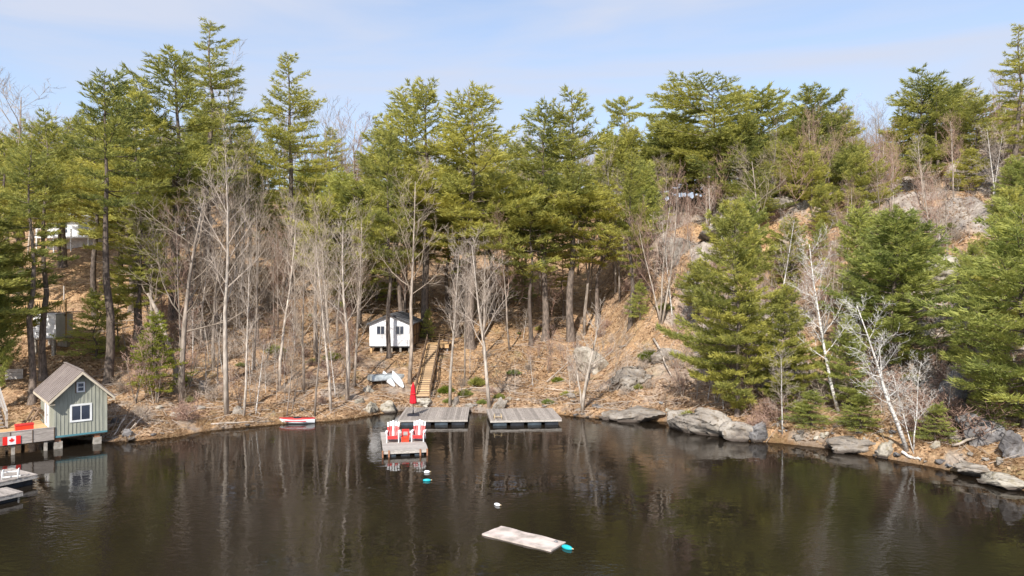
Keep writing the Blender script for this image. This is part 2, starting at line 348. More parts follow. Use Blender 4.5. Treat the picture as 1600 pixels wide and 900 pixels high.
# ------------------------------------------------------------ ground and water
def axis(lo, hi, a, b, s, g=1.16):
    c = list(np.arange(a, b+1e-6, s)); st = s; v = c[-1]
    while v < hi: st *= g; v += st; c.append(v)
    st = s; v = a; pre = []
    while v > lo: st *= g; v -= st; pre.append(v)
    return np.array(pre[::-1]+c)
def grid(xs, ys):
    X, Y = np.meshgrid(xs, ys); n, m = X.shape; i = np.arange(n*m).reshape(n, m)
    return X.ravel(), Y.ravel(), np.stack([i[:-1, :-1], i[:-1, 1:], i[1:, 1:], i[1:, :-1]], -1).reshape(-1, 4)
xs = axis(-2500, 2500, -46, 42, .26); ys = axis(-1500, 2500, 27, 76, .26, 1.12)
X, Y, Fq = grid(xs, ys); Z = HT(X, Y); D = shore_d(X, Y)
wr = sst(6, 14, X-.1*(Y-45))
rk = sst(.44, .56, fbm(X/2.6, Y/2.6, 44))*sst(2, 7, D)*wr*.9
rk = np.maximum(rk, sst(.60, .66, fbm(X/2.2, Y/2.2, 71))*.6*(1-wr)*sst(.3, 1.5, D)*(1-sst(6, 12, D)))
rk = np.maximum(rk, sst(1.2, .2, D)*sst(.48, .56, fbm(X/1.3, Y/1.3, 50))*.8)
wet = np.where(D < 0, .9, sst(.35, 0, D)*.7)
gm = np_mesh('ground', np.stack([X, Y, Z], 1), Fq, M['ground'], True, {'rock': rk, 'wet': wet})
tag(link('ground', gm), kind='structure', label='leaf covered hillside rising from the lake shore')
xs = axis(-2500, 2500, -46, 30, .5, 1.3); ys = axis(-1500, 70, 20, 56, .35, 1.25)
X, Y, Fq = grid(xs, ys); D = shore_d(X, Y)
clear = np.exp(-np.maximum(-D, 0)/1.15)*.95*sst(-6, -1.5, D)
wm = np_mesh('water', np.stack([X, Y, np.zeros_like(X)], 1), Fq, M['water'], True, {'clear': clear})
tag(link('water', wm), kind='structure', label='dark brown lake water with soft ripples')

# ------------------------------------------------------------ trees
def rnd(a, b): return random.uniform(a, b)
def fans(P, Dn, K, ln, wd, up, spread, tint, seed):
    """K needle triangles fanned round every tuft"""
    rg = np.random.default_rng(seed); P = np.repeat(np.asarray(P, float), K, 0); Dn = np.repeat(np.asarray(Dn, float), K, 0); tint = np.repeat(np.asarray(tint), K)
    n = len(P); d = Dn+rg.normal(0, spread, (n, 3)); d[:, 2] += up; d /= np.linalg.norm(d, axis=1)[:, None]
    s = np.cross(d, rg.normal(0, 1, (n, 3))); s /= np.linalg.norm(s, axis=1)[:, None]+1e-9
    l_ = ln*rg.uniform(.65, 1.25, n)[:, None]; w_ = wd*rg.uniform(.7, 1.3, n)[:, None]
    base = P+rg.normal(0, .05, (n, 3))
    v = np.stack([base-s*w_*.5, base+s*w_*.5, base+d*l_+s*w_*.15, ], 1).reshape(-1, 3)
    f = np.arange(3*n).reshape(-1, 3); tt = np.repeat(np.clip(tint+rg.normal(0, .12, n), 0, 1), 3)
    return v, f, tt
def pine_meshes(seed, H, cb, R, prof, elev0=-6, elev1=45, gap=.5, K=8, ln=.33, wd=.066, per=4.5, asym=.3, dens=1.0, needle='needles', bark='bark_pine', deadlow=True, holes=.12, trunk=.0135):
    random.seed(seed); wood = MB(); lim = MB(); az0 = rnd(0, 6.28)
    bend = [(rnd(-.25, .25), rnd(-.25, .25)) for _ in range(7)]
    def axisp(z):
        t = z/H*6; i = min(int(t), 5); f = t-i; k = min(1, t)
        return Vector((k*(bend[i][0]*(1-f)+bend[i+1][0]*f), k*(bend[i][1]*(1-f)+bend[i+1][1]*f), z))
    r0 = H*trunk; zs = [-.6, 0, .5]+[H*i/9 for i in range(1, 10)]
    wood.tube([axisp(max(z, 0)) if z >= 0 else Vector((0, 0, z)) for z in zs], [r0*1.5, r0*1.3, r0*1.05]+[r0*(1-.93*i/9) for i in range(1, 10)], 8)
    tp, td, tt = [], [], []
    z = cb*H; lead = 0
    while z < H*.985:
        t = (z-cb*H)/(H-cb*H); nb = max(2, int(round(rnd(per-1.2, per+1.2)*(1 if t < .9 else .7)))); a0 = rnd(0, 6.28)
        for b in range(nb):
            if random.random() < holes: continue
            az = a0+b*6.283/nb+rnd(-.3, .3); L_ = R*prof(t)*rnd(.62, 1.15)*(1+asym*math.cos(az-az0))
            if L_ < .18: L_ = .18
            el = math.radians(elev0+(elev1-elev0)*t**1.5+rnd(-8, 8)); zz = z+rnd(-.18, .18); p0 = axisp(min(zz, H))
            clump = rnd(-.22, .22)
            hd = Vector((math.cos(az), math.sin(az), 0)); pts = []
            sag = rnd(.02, .10)*(1-t)
            n = 6
            for i in range(n+1):
                s = i/n; pts.append(p0+hd*(L_*s*math.cos(el))+Vector((0, 0, L_*(math.sin(el)*s-sag*math.sin(s*3.14)*1.2+.10*s**3)))+Vector((rnd(-.03, .03), rnd(-.03, .03), 0))*L_*.5)
            lim.tube(pts, [max(.012, (.012+.011*L_)*(1-.85*i/n)) for i in range(n+1)], 3, False)
            st = .12 if L_ < 1 else .22; s = st; sd = random.choice((-1, 1)); step = .20/max(L_, .3)/dens
            side = Vector((-hd.y, hd.x, 0))
            while s <= 1.0:
                i = min(int(s*n), n-1); f = s*n-i; p = pts[i].lerp(pts[i+1], f); sd = -sd
                bl = min(1.25, .16+.42*L_*math.sin(min(1, (1-s)*1.25+.12)*1.57)*.75)*rnd(.6, 1.2)
                bd = (hd*rnd(.45, .9)+side*sd*rnd(.55, 1.0)+Vector((0, 0, rnd(-.02, .30)))).normalized()
                m = max(1, int(bl/.20*dens)); 
                for q in range(m+1):
                    u = (q+.4)/(m+.6); tp.append(p+bd*bl*u+Vector((0, 0, rnd(-.05, .08)))); td.append(bd*.9+Vector((0, 0, .05)))
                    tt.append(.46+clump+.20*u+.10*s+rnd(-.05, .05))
                s += step*rnd(.7, 1.3)
            tp.append(pts[-1]); td.append((pts[-1]-pts[-2]).normalized()); tt.append(.7+clump)
        z += gap*rnd(.7, 1.35)*(1-.35*t)
    if deadlow:
        for k in range(int(cb*H*1.3)):
            z = rnd(.25*cb*H, cb*H); az = rnd(0, 6.28); L_ = rnd(.5, 1.8)
            p = axisp(z); lim.tube([p, p+Vector((math.cos(az)*L_*.6, math.sin(az)*L_*.6, rnd(-.1, .2))), p+Vector((math.cos(az+.2)*L_, math.sin(az+.2)*L_, rnd(-.4, .2)))], [.03, .018, .006], 3, False)
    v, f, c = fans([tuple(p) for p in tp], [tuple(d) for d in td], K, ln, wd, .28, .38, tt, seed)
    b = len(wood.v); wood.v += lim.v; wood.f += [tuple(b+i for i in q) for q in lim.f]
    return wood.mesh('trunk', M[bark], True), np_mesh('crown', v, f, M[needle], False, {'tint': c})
pm = lambda t: min(1, (t/.22)**.55)*(1-t)**.55*.97+.05          # mature, rounded
pc = lambda t: min(1, (t/.06)**.5+.35)*(1-t)**.85+.04           # conical to the ground
pf = lambda t: (.55+.45*min(1, t/.5))*(1 if t < .8 else (1-t)/.2*.7+.3)   # flat topped
pl = lambda t: min(1, (t/.3)**.7)*(1-t)**.62*(.70+.42*abs(math.sin(t*17)))+.06      # layered, uneven
PINES = {}
def reg(key, H, **k): PINES[key] = (H, pine_meshes(H=H, **k))
reg('mature_a', 20, seed=11, cb=.36, R=4.0, prof=pm, gap=.72, asym=.22, elev1=56, holes=.2)
reg('mature_b', 20, seed=12, cb=.30, R=3.7, prof=pl, gap=.76, asym=.35, holes=.24, elev1=54)
reg('mature_e', 20, seed=25, cb=.50, R=3.9, prof=pl, gap=.70, asym=.35, holes=.22, elev1=55)
reg('mature_f', 20, seed=26, cb=.56, R=3.6, prof=pm, gap=.64, asym=.4, holes=.22, elev1=50)
reg('mature_c', 20, seed=13, cb=.30, R=4.3, prof=pl, gap=.82, asym=.3, holes=.25, elev1=55)
reg('mature_d', 18, seed=14, cb=.36, R=3.6, prof=pm, gap=.55, asym=.4)
reg('tall_a', 24, seed=15, cb=.30, R=3.9, prof=pl, gap=.80, asym=.25, holes=.22, elev1=38)
reg('flat_a', 14, seed=16, cb=.42, R=4.6, prof=pf, gap=.62, elev0=0, elev1=22, asym=.3)
reg('flat_b', 12, seed=17, cb=.50, R=2.6, prof=pf, gap=.66, elev0=4, elev1=25, asym=.35, holes=.2)
reg('young_a', 12, seed=18, cb=.05, R=4.2, prof=pl, gap=.46, asym=.15, dens=1.15, K=11, ln=.27, wd=.05, deadlow=False, needle='needles', holes=.06)
reg('young_b', 9, seed=19, cb=.06, R=3.4, prof=pl, gap=.42, asym=.25, dens=1.1, K=11, ln=.25, wd=.048, deadlow=False, needle='needles_soft', holes=.1)
reg('young_c', 11, seed=20, cb=.10, R=3.6, prof=pm, gap=.5, asym=.2, dens=1.1, K=11, ln=.27, wd=.05, deadlow=False, needle='needles_soft', elev0=12, elev1=60, holes=.1)
reg('small_a', 5, seed=21, cb=.05, R=1.8, prof=pc, gap=.32, asym=.2, deadlow=False, needle='needles_soft', ln=.24, wd=.045, trunk=.012)
reg('hemlock', 6, seed=22, cb=.12, R=1.7, prof=pc, gap=.26, asym=.1, deadlow=False, needle='needles_yellow', ln=.17, wd=.05, elev0=-14, elev1=20)

reg('ridge_a', 10, seed=27, cb=.10, R=4.2, prof=pl, gap=.60, asym=.3, elev0=2, elev1=45, holes=.18)
reg('ridge_b', 10, seed=28, cb=.16, R=4.0, prof=pm, gap=.62, asym=.35, elev0=0, elev1=48, holes=.2)
reg('bushy_c', 10, seed=29, cb=.42, R=3.6, prof=pl, gap=.5, asym=.35, elev0=2, elev1=45, holes=.18)
reg('bushy_a', 10, seed=23, cb=.12, R=3.5, prof=pm, gap=.5, asym=.3, needle='needles_soft', elev0=6, elev1=55, holes=.12)
reg('bushy_b', 10, seed=24, cb=.22, R=3.3, prof=pl, gap=.55, asym=.3, elev0=4, elev1=50, holes=.15)
class Bare:
    def __init__(s, seed): random.seed(seed); s.tr = MB(); s.br = MB(); s.n = 0
    def grow(s, p, d, L_, r, lv, mx, P):
        n = 5 if lv == 0 else (4 if lv == 1 else 3); pts = [p.copy()]; rr = [r]; dirs = []
        end = r*((.30 if lv else .13) if lv < mx else .25)
        for i in range(n):
            d = (d+Vector((rnd(-1, 1), rnd(-1, 1), rnd(-.6, 1)))*P['wob']*(1 if lv else .45)+Vector((0, 0, P['up']))*(.25 if lv else .15)).normalized()
            p = p+d*L_/n; pts.append(p.copy()); dirs.append(d.copy()); rr.append(r+(end-r)*(i+1)/n)
        tgt = s.tr if lv == 0 else s.br
        tgt.tube(pts, rr, 7 if lv == 0 else (5 if lv == 1 else 3), lv < 1)
        if lv >= mx: return
        k = P['kids'][lv]
        for j in range(k):
            t = P['st'][lv]+(1-P['st'][lv])*(j+rnd(.1, .9))/k; x = t*n; i = min(int(x), n-1); q = pts[i].lerp(pts[i+1], x-i); dd = dirs[i]
            a = math.radians(P['ang'][lv]*rnd(.65, 1.3)); o = dd.orthogonal().normalized(); o.rotate(Matrix.Rotation(j*2.4+rnd(-.6, .6), 3, dd))
            nd = (dd*math.cos(a)+o*math.sin(a)).normalized(); ll = L_*P['len'][lv]*rnd(.6, 1.2)*(1.15-.55*t)
            s.grow(q, nd, ll, max(P['rmin'], (rr[i]*(1-x+i)+rr[i+1]*(x-i))*rnd(.45, .7)*P.get('thin', 1)), lv+1, mx, P)
    def done(s, bark, twig):
        return s.tr.mesh('trunk', M[bark], True), s.br.mesh('branches', M[twig], False)
BARES = {}
Pn = dict(wob=.17, up=.35, kids=(18, 8, 5), st=(.40, .2, .15), ang=(40, 40, 38), len=(.26, .50, .5), rmin=.008, thin=.68)
Ps = dict(wob=.24, up=.2, kids=(14, 9, 6), st=(.34, .2, .15), ang=(55, 48, 40), len=(.38, .52, .5), rmin=.009, thin=.78)
Pv = dict(wob=.16, up=.6, kids=(16, 7, 5), st=(.30, .2, .15), ang=(36, 34, 32), len=(.38, .50, .5), rmin=.009, thin=.7)
Pt = dict(wob=.15, up=.5, kids=(9, 6, 3), st=(.2, .2, .2), ang=(45, 42, 40), len=(.36, .5, .5), rmin=.008)
def regb(key, H, seed, P, r, mx=3, bark='bark_grey', twig='twig', lean=(0, 0), stems=1, frac=1.0):
    b = Bare(seed)
    for k in range(stems):
        d = Vector((lean[0], lean[1], 1)) if stems == 1 else Vector((lean[0]+rnd(-.35, .35), lean[1]+rnd(-.3, .3), 1))
        h = H*(1 if k == 0 else rnd(.6, .95))
        b.grow(Vector((0 if stems == 1 else rnd(-.15, .15), 0, -.3)), d.normalized(), h*frac, r*(1 if k == 0 else rnd(.6, .9)), 0, mx, P)
    BARES[key] = (H, b.done(bark, twig))
regb('slim_a', 13, 31, Pn, .13); regb('slim_b', 13, 32, Pn, .11, twig='twig_red'); regb('slim_c', 12, 33, Pv, .12, twig='twig'); regb('slim_d', 13, 34, Pn, .15, bark='bark_pale', twig='twig_pale')
regb('spread_a', 11, 35, Ps, .17, bark='bark_grey', twig='twig'); regb('spread_b', 10, 36, Ps, .14, bark='bark_pale', twig='twig_pale')
regb('vase_a', 10, 37, Pv, .10, bark='bark_pale', twig='twig_red', stems=3); regb('vase_b', 9, 38, Pv, .09, bark='bark_pale', twig='twig_red', stems=2)
Pb = dict(wob=.17, up=.22, kids=(20, 8, 5), st=(.30, .15, .15), ang=(52, 45, 42), len=(.27, .48, .5), rmin=.009, thin=.62)
regb('birch_a', 11, 41, Pb, .14, bark='bark_birch', twig='bark_birch', lean=(-.30, 0)); regb('birch_b', 10, 42, Pb, .13, bark='bark_birch', twig='bark_birch', lean=(-.32, -.05), stems=1)
regb('crooked', 7, 51, dict(wob=.42, up=.35, kids=(9, 7, 6), st=(.35, .2, .15), ang=(50, 45, 42), len=(.42, .5, .5), rmin=.009), .13, bark='bark_pale', twig='twig_pale', lean=(.1, 0), stems=3, frac=.9)
regb('birch_c', 8, 43, Pb, .07, bark='bark_birch', twig='twig_pale', lean=(-.05, 0)); regb('birch_d', 8, 44, Pb, .06, bark='bark_birch', twig='bark_birch', lean=(.1, 0), stems=2)
regb('sapling_a', 4, 45, Pt, .035, mx=2, bark='bark_pale', twig='twig_pale'); regb('sapling_b', 4, 46, Pt, .03, mx=2, twig='twig', stems=2); regb('sapling_c', 3.4, 47, Pt, .03, mx=3, twig='twig_red', stems=3)
Pk = dict(wob=.35, up=.1, kids=(9, 6, 4), st=(.15, .15, .15), ang=(50, 50, 50), len=(.55, .6, .5), rmin=.008)
regb('shrub_a', 1.5, 48, Pk, .022, mx=2, bark='twig', twig='twig', stems=7); regb('shrub_b', 1.2, 49, Pk, .018, mx=2, bark='twig_red', twig='twig_red', stems=8); regb('shrub_c', 1.7, 50, Pk, .02, mx=2, bark='twig_pale', twig='twig_pale', stems=6)

used = []
def put(kind, pos, H, name, label, cat, group=None, rz=None, wide=1.0, lean=(0, 0)):
    src, part2 = (PINES, 'crown') if kind in PINES else (BARES, 'branches')
    h0, (m1, m2) = src[kind]; s = H/h0
    r = empty(name, pos, random.uniform(0, 6.28) if rz is None else rz, label=label, cat=cat, group=group)
    if lean != (0, 0):
        q = Vector((lean[0], lean[1], 1)).normalized(); m = Vector((0, 0, 1)).rotation_difference(q).to_matrix().to_4x4() @ Matrix.Rotation(r.rotation_euler.z, 4, 'Z')
        r.rotation_euler = m.to_euler()
    wide *= 1.32 if kind in PINES and not kind.startswith(('young', 'small', 'hem')) else 1.08; r.scale = (s*wide, s*wide, s)
    link('trunk', m1, r); link(part2, m2, r); used.append((pos[0], pos[1], kind))
    return r
def topH(g, ytop): return CAMH+(HY-ytop)*g.y/FPX-g.z
def atY(px, Y): X_ = (px-800)/FPX*Y; return Vector((X_, Y, hz(X_, Y)))
random.seed(5)
PT, BT, BI = 'pine tree', 'bare tree', 'birch'
EXTRA = [('bushy_c', (505, -70), 310, 1.0, 'soft green pine low on the left of the central group'), ('bushy_c', (560, -70), 285, 1.0, 'bushy pine in front of the left shoulder of the central group'), ('bushy_c', (625, -72), 300, 1.1, 'mid height bushy pine directly up the slope from the cabin roof'), ('bushy_c', (700, -76), 290, 1.1, 'mid height soft pine up the slope right of the cabin'), ('bushy_c', (770, -74), 270, 1.1, 'mid height pine between the central group and the thick trunked pine'), ('bushy_c', (830, -66), 290, 0.8, 'soft pine tucked left of the thick trunked pine'), ('bushy_c', (935, -70), 290, 1.0, 'bushy pine between the thick trunked pine and the narrow pine'), ('bushy_a', (1010, -70), 260, 0.9, 'soft pine right behind the narrow pine'), ('bushy_b', (975, -80), 215, 1.1, 'full pine below the umbrella shaped pine'), ('bushy_b', (1040, -80), 200, 1.2, 'full pine closing the ridge left of the flat topped pine'), ('bushy_b', (1155, -72), 190, 1.0, 'full pine under the right arm of the flat topped pine'), ('bushy_a', (1225, -74), 205, 1.0, 'soft pine just left of the layered ridge pine'), ('bushy_b', (1270, -64), 240, 0.8, 'full low pine in front of the layered ridge pine'), ('bushy_a', (1390, -68), 225, 1.0, 'soft full pine at the left foot of the dead tipped ridge pine'), ('bushy_b', (1450, -64), 215, 1.2, 'full pine in front of the dead tipped ridge pine'), ('bushy_b', (1520, -60), 235, 1.1, 'full pine between the dead tipped pine and the right edge'), ('bushy_a', (1580, -52), 250, 1.0, 'full pine in front of the tall right edge pine'), ('bushy_a', (1340, -50), 330, 0.9, 'soft pine on the slope behind the two birches'), ('bushy_a', (1450, -50), 370, 0.8, 'soft pine over the pale outcrop right of the birch crown'), ('bushy_a', (1520, -47), 380, 0.8, 'soft pine over the dark rocks, left of the bright right edge pine'), ('bushy_c', (30, -72), 230, 1.2, 'full pine left of the small white shed'), ('bushy_c', (95, -80), 250, 1.1, 'soft pine above the railed deck'), ('bushy_c', (205, -68), 250, 1.1, 'full pine between boathouse trunk and forked tree'), ('bushy_c', (250, -72), 270, 1.0, 'soft pine up the slope from the hemlock'), ('bushy_b', (-25, -50), 340, 1.0, 'full pine at the left edge beside the stairs'), ('bushy_b', (400, -84), 250, 1.0, 'low pine between the tallest pine and the lone tall pine'), ('bushy_a', (480, -84), 265, 1.0, 'low pine right of the lone tall pine'), ('bushy_b', (185, -60), 430, 0.7, 'small pine with layered boughs right of the small white shed')]
PINE_LIST = EXTRA+[   # kind, base (px,py) or (px, depth*-1), y of the top, width, label
 ('tall_a', (328, -78), 33, 1.0, 'tallest pine of the left half, open dark crown with upturned tip above its neighbours'),
 ('mature_a', (272, -66), 86, 1.05, 'broad yellow green pine just left of the tallest pine'),
 ('mature_a', (215, -60), 135, .9, 'rounded pine behind the left edge of the broad yellow green pine'),
 ('tall_a', (452, -76), 84, .92, 'lone tall pine standing out against the sky right of the tallest pine'),
 ('mature_f', (169, 600), 120, .85, 'pine whose bare trunk rises right behind the green boathouse roof'),
 ('mature_f', (68, 592), 190, .8, 'pine with thick dark trunk in front of the small white shed'),
 ('mature_f', (50, 632), 235, .8, 'pine with dark trunk left of the boathouse roof, beside the deck stairs'),
 ('mature_f', (148, 497), 195, .95, 'pine with pale bare trunk on the open slope above the small white shed'),
 ('mature_e', (5, -66), 215, 1.1, 'big pine hanging over the left edge of the hillside'),
 ('mature_a', (100, -80), 205, 1.1, 'pine in front of the white house on the hill'),
 ('mature_d', (-30, -47), 300, 1.1, 'low pine at the far left edge with boughs over the deck stairs'),
 ('young_c', (-12, 640), 430, .55, 'small bright pine at the left edge above the wooden stairs'),
 ('mature_d', (188, -72), 205, 1.0, 'pine right of the white house on the hill'),
 ('hemlock', (246, 622), 488, 1.25, 'small yellow green hemlock left of the big forked grey tree'),
 ('small_a', (150, 560), 455, 1.2, 'low green pine boughs just above the boathouse ridge'),
 ('mature_d', (218, -56), 310, .9, 'pine with low boughs behind the small hemlock'),
 ('mature_b', (632, -74), 142, .85, 'pine with thin spire, left one of the three central treetops'),
 ('mature_a', (664, -68.5), 132, .95, 'pine with trunk right of the white cabin, middle one of the three central treetops'),
 ('mature_a', (735, -66), 142, 1.05, 'pine with broad crown, right one of the three central treetops'),
 ('mature_d', (608, -60.6), 205, .60, 'pine with bare trunk rising in front of the white cabin'),
 ('mature_b', (713, 526), 185, .85, 'pine with grey trunk up the slope right of the cabin stairs'),
 ('mature_c', (585, -82), 190, .85, 'pine at the left shoulder of the central pine group'),
 ('young_c', (532, -72), 275, 1.0, 'darker bushy pine left of the central pine group'),
 ('mature_c', (790, -76), 215, .75, 'pine at the right shoulder of the central pine group'),
 ('mature_a', (852, 532), 165, .90, 'big pine with thick trunk up the slope from the right dock'),
 ('mature_c', (892, -68), 145, .95, 'pine with several upright tips behind the thick trunked pine'),
 ('mature_b', (985, 512), 235, .80, 'narrow pine between the thick trunked pine and the rocky hillside'),
 ('mature_b', (948, -84), 200, .9, 'pine on the ridge behind the narrow pine'),
 ('flat_b', (975, -98), 155, .62, 'small umbrella shaped pine alone on the skyline'),
 ('mature_d', (1020, -92), 178, .7, 'slim ridge pine right of the umbrella shaped pine'),
 ('ridge_b', (1050, -86), 180, 1.0, 'ridge pine filling the gap before the wide flat topped pine'),
 ('flat_a', (1118, -74), 134, 1.15, 'wide flat topped yellow pine on the rocky ridge'),
 ('flat_a', (1060, -76), 205, .9, 'low layered pine at the left foot of the flat topped pine'),
 ('ridge_b', (1190, -80), 146, 1.0, 'small flat pine right of the wide flat topped pine'),
 ('ridge_b', (1268, -72), 140, .9, 'layered pine on the ridge in the middle of the right half'),
 ('ridge_a', (1315, -78), 172, .8, 'small pine close right of the layered ridge pine'),
 ('ridge_a', (1438, -70), 112, .95, 'big layered pine on the right ridge with a dead forked tip'),
 ('ridge_b', (1485, -74), 142, 1.0, 'pine crowding the right side of the dead tipped ridge pine'),
 ('ridge_a', (1525, -66), 150, 1.0, 'pine filling the ridge before the tall right edge pine'),
 ('tall_a', (1592, -56), 38, .95, 'tall open pine cut by the right edge, highest on the right'),
 ('young_a', (1152, 650), 322, .88, 'large dense pine draping to the shore above the long grey rock face'),
 ('young_a', (1228, 645), 450, .9, 'lower dense pine joined to the right of the large shore pine'),
 ('young_c', (1398, 590), 335, 1.35, 'soft pale green pine behind the white leaning birches'),
 ('young_b', (1330, 645), 500, .85, 'dark pine just behind the leaning birch trunk'),
 ('young_b', (1602, 668), 330, 1.15, 'bright layered pine at the right edge above the shore slabs'),
 ('young_a', (1575, 560), 300, .8, 'pine behind the bright layered right edge pine'),
 ('small_a', (1268, 668), 610, 1.9, 'low spreading bough of pine above the pebbly shore'),
 ('small_a', (1345, 672), 615, 2.0, 'low spreading pine left of the birch clump'),
 ('small_a', (1462, 690), 630, 1.5, 'small low pine right of the birch clump'),
 ('small_a', (1540, 668), 600, 1.5, 'small pine growing over the dark rocks at right'),
 ('young_b', (1170, -60), 308, .8, 'pale green young pine peeking above the large shore pine'),
 ('ridge_b', (1345, -60), 240, .8, 'soft young pine on the slope under the ridge gap'),
 ('young_b', (1285, -58), 345, .8, 'soft young pine on the rocky slope above the birch'),
 ('young_b', (1235, -62), 350, .7, 'young pine on pale ledges below the layered ridge pine'),
 ('young_b', (1480, -56), 330, .7, 'young pine beside the grey bare tree on the right slope'),
 ('flat_b', (1405, -62), 270, .9, 'low layered pine under the dead tipped ridge pine'),
 ('small_a', (815, 470), 410, 1.2, 'small pine below the thick trunked pine, left side'),
 ('small_a', (588, 470), 380, 1.6, 'small flat pine boughs above the white cabin roof'),
 ('small_a', (668, 530), 483, .8, 'tiny green pine just right of the cabin roof'),
 ('mature_b', (300, -88), 190, .9, 'pine standing behind the tallest left pine'),
 ('small_a', (1000, 500), 440, 1.0, 'small pine at the foot of the narrow pine'),
 ('flat_b', (880, 500), 395, 1.1, 'low pine boughs right of the thick trunked pine'),
]
for kind, (bx, by), yt, wd, lb in PINE_LIST:
    g = atY(bx, -by) if by < 0 else G(bx, by)
    nm = 'hemlock_tree' if kind == 'hemlock' else 'pine_tree'
    put(kind, g, topH(g, yt), nm, lb, PT if kind != 'hemlock' else 'hemlock', wide=wd)
BARE_LIST = [
 ('spread_a', (283, 628), 300, 1.0, 0, (-.02, 0), 'large grey forked bare tree right of the small hemlock'),
 ('slim_d', (354, 648), 225, .85, 1, (-.02, 0), 'straight pale bare tree at the shore between the forked grey tree and the red canoe'),
 ('slim_d', (381, 652), 395, .7, 2, (.08, 0), 'pale leaning bare tree just right of the straight pale shore tree'),
 ('birch_c', (322, 612), 510, .8, 3, (-.10, 0), 'small crooked white sapling right of the big forked tree'),
 ('sapling_a', (340, 600), 480, 1.0, 3, (-.05, 0), 'thin pale sapling behind the straight pale shore tree'),
 ('slim_c', (448, 652), 500, .7, 0, (.10, 0), 'thin bare tree rising behind the red and white canoe, left stem'),
 ('slim_a', (492, 650), 420, .75, 1, (.06, 0), 'thin bare tree leaning right at the right end of the canoe'),
 ('slim_d', (517, 642), 375, .75, 2, (-.04, 0), 'grey bare tree on the bank right of the canoe'),
 ('slim_a', (553, 604), 330, .8, 3, (-.02, 0), 'straight bare tree on the slope left of the white cabin'),
 ('slim_a', (640, 600), 270, 1.0, 4, (.03, 0), 'tall bare tree with leaning trunk crossing the right corner of the white cabin'),
 ('slim_d', (703, 634), 385, .9, 5, (0, 0), 'pale straight bare tree behind the left dock'),
 ('spread_b', (765, 637), 372, .85, 1, (0, 0), 'pale straight bare tree behind the gap between the two docks'),
 ('slim_c', (726, 598), 395, .7, 1, (.02, 0), 'slim bare tree between the cabin stairs and the right dock'),
 ('crooked', (912, 642), 470, .9, 0.3, (0, 0), 'crooked many stemmed bare tree on the shore right of the docks'),
 ('vase_a', (1033, 505), 285, .8, 0, (0, 0), 'fan shaped pale bare tree at the left edge of the rocky hillside'),
 ('birch_c', (1052, 508), 340, .8, 1, (-.03, 0), 'thin white birch beside the fan shaped bare tree'),
 ('birch_a', (1312, 645), 368, .8, 0, (0, 0), 'white birch leaning left out of the dark pines'),
 ('birch_b', (1418, 702), 445, 1.0, .1, (-.12, 0), 'large white birch leaning left over the water'),
 ('birch_d', (1428, 706), 560, 1.1, 1.2, (0, 0), 'low white birch clump at the foot of the large leaning birch'),
 ('birch_c', (1222, 678), 545, 1.0, 2, (-.08, 0), 'thin pale birch at the right end of the long grey rock face'),
 ('birch_c', (1206, -50), 335, .9, 3, (.03, 0), 'white birch standing above the lower dense pine'),
 ('birch_c', (1112, -66), 290, .9, 0, (.08, 0), 'thin white birch below the wide flat topped pine'),
 ('birch_c', (1090, -60), 365, .8, 1, (-.06, 0), 'thin white birch left of the large shore pine tip'),
 ('spread_a', (1482, 450), 290, .9, 1, (0, 0), 'grey spreading bare tree on the upper right slope'),
 ('slim_d', (371, -84), 100, .95, 2, (0, 0), 'tall white grey bare tree against the sky right of the tallest left pine'),
 ('spread_a', (35, -90), 135, 1.2, 2, (0, 0), 'dark round bare tree on the skyline at the far left'),
 ('slim_b', (545, -92), 185, 1.4, 2, (0, 0), 'reddish bare tree on the skyline left of the central pines'),
 ('slim_c', (515, -88), 195, 1.4, 3, (0, 0), 'bare tree on the skyline right of the lone tall pine'),
 ('slim_b', (1352, -92), 190, 1.2, 1, (0, 0), 'purple grey bare tree showing in the ridge gap'),
 ('slim_c', (1378, -94), 195, 1.3, 2, (0, 0), 'second bare tree in the ridge gap, left of the dead tipped pine'),
 ('slim_d', (962, -72), 240, .8, 2, (0, 0), 'white trunk among the ridge pines left of the rocky hillside'),
 ('slim_d', (1545, 640), 520, .6, 1, (-.1, 0), 'thin dead tree standing on the dark rocks at right'),
 ('birch_c', (1480, 660), 560, .8, 1, (.15, 0), 'pale thin trunk leaning right over the dark rocks'),
]
for kind, (bx, by), yt, wd, rz, ln, lb in BARE_LIST:
    g = atY(bx, -by) if by < 0 else G(bx, by)
    br = kind.startswith('birch'); H = topH(g, yt)
    put(kind, g, H, 'birch_tree' if br else ('sapling' if kind.startswith('sap') else 'bare_tree'), lb, BI if br else ('sapling' if kind.startswith('sap') else BT), rz=rz, wide=wd, lean=ln)

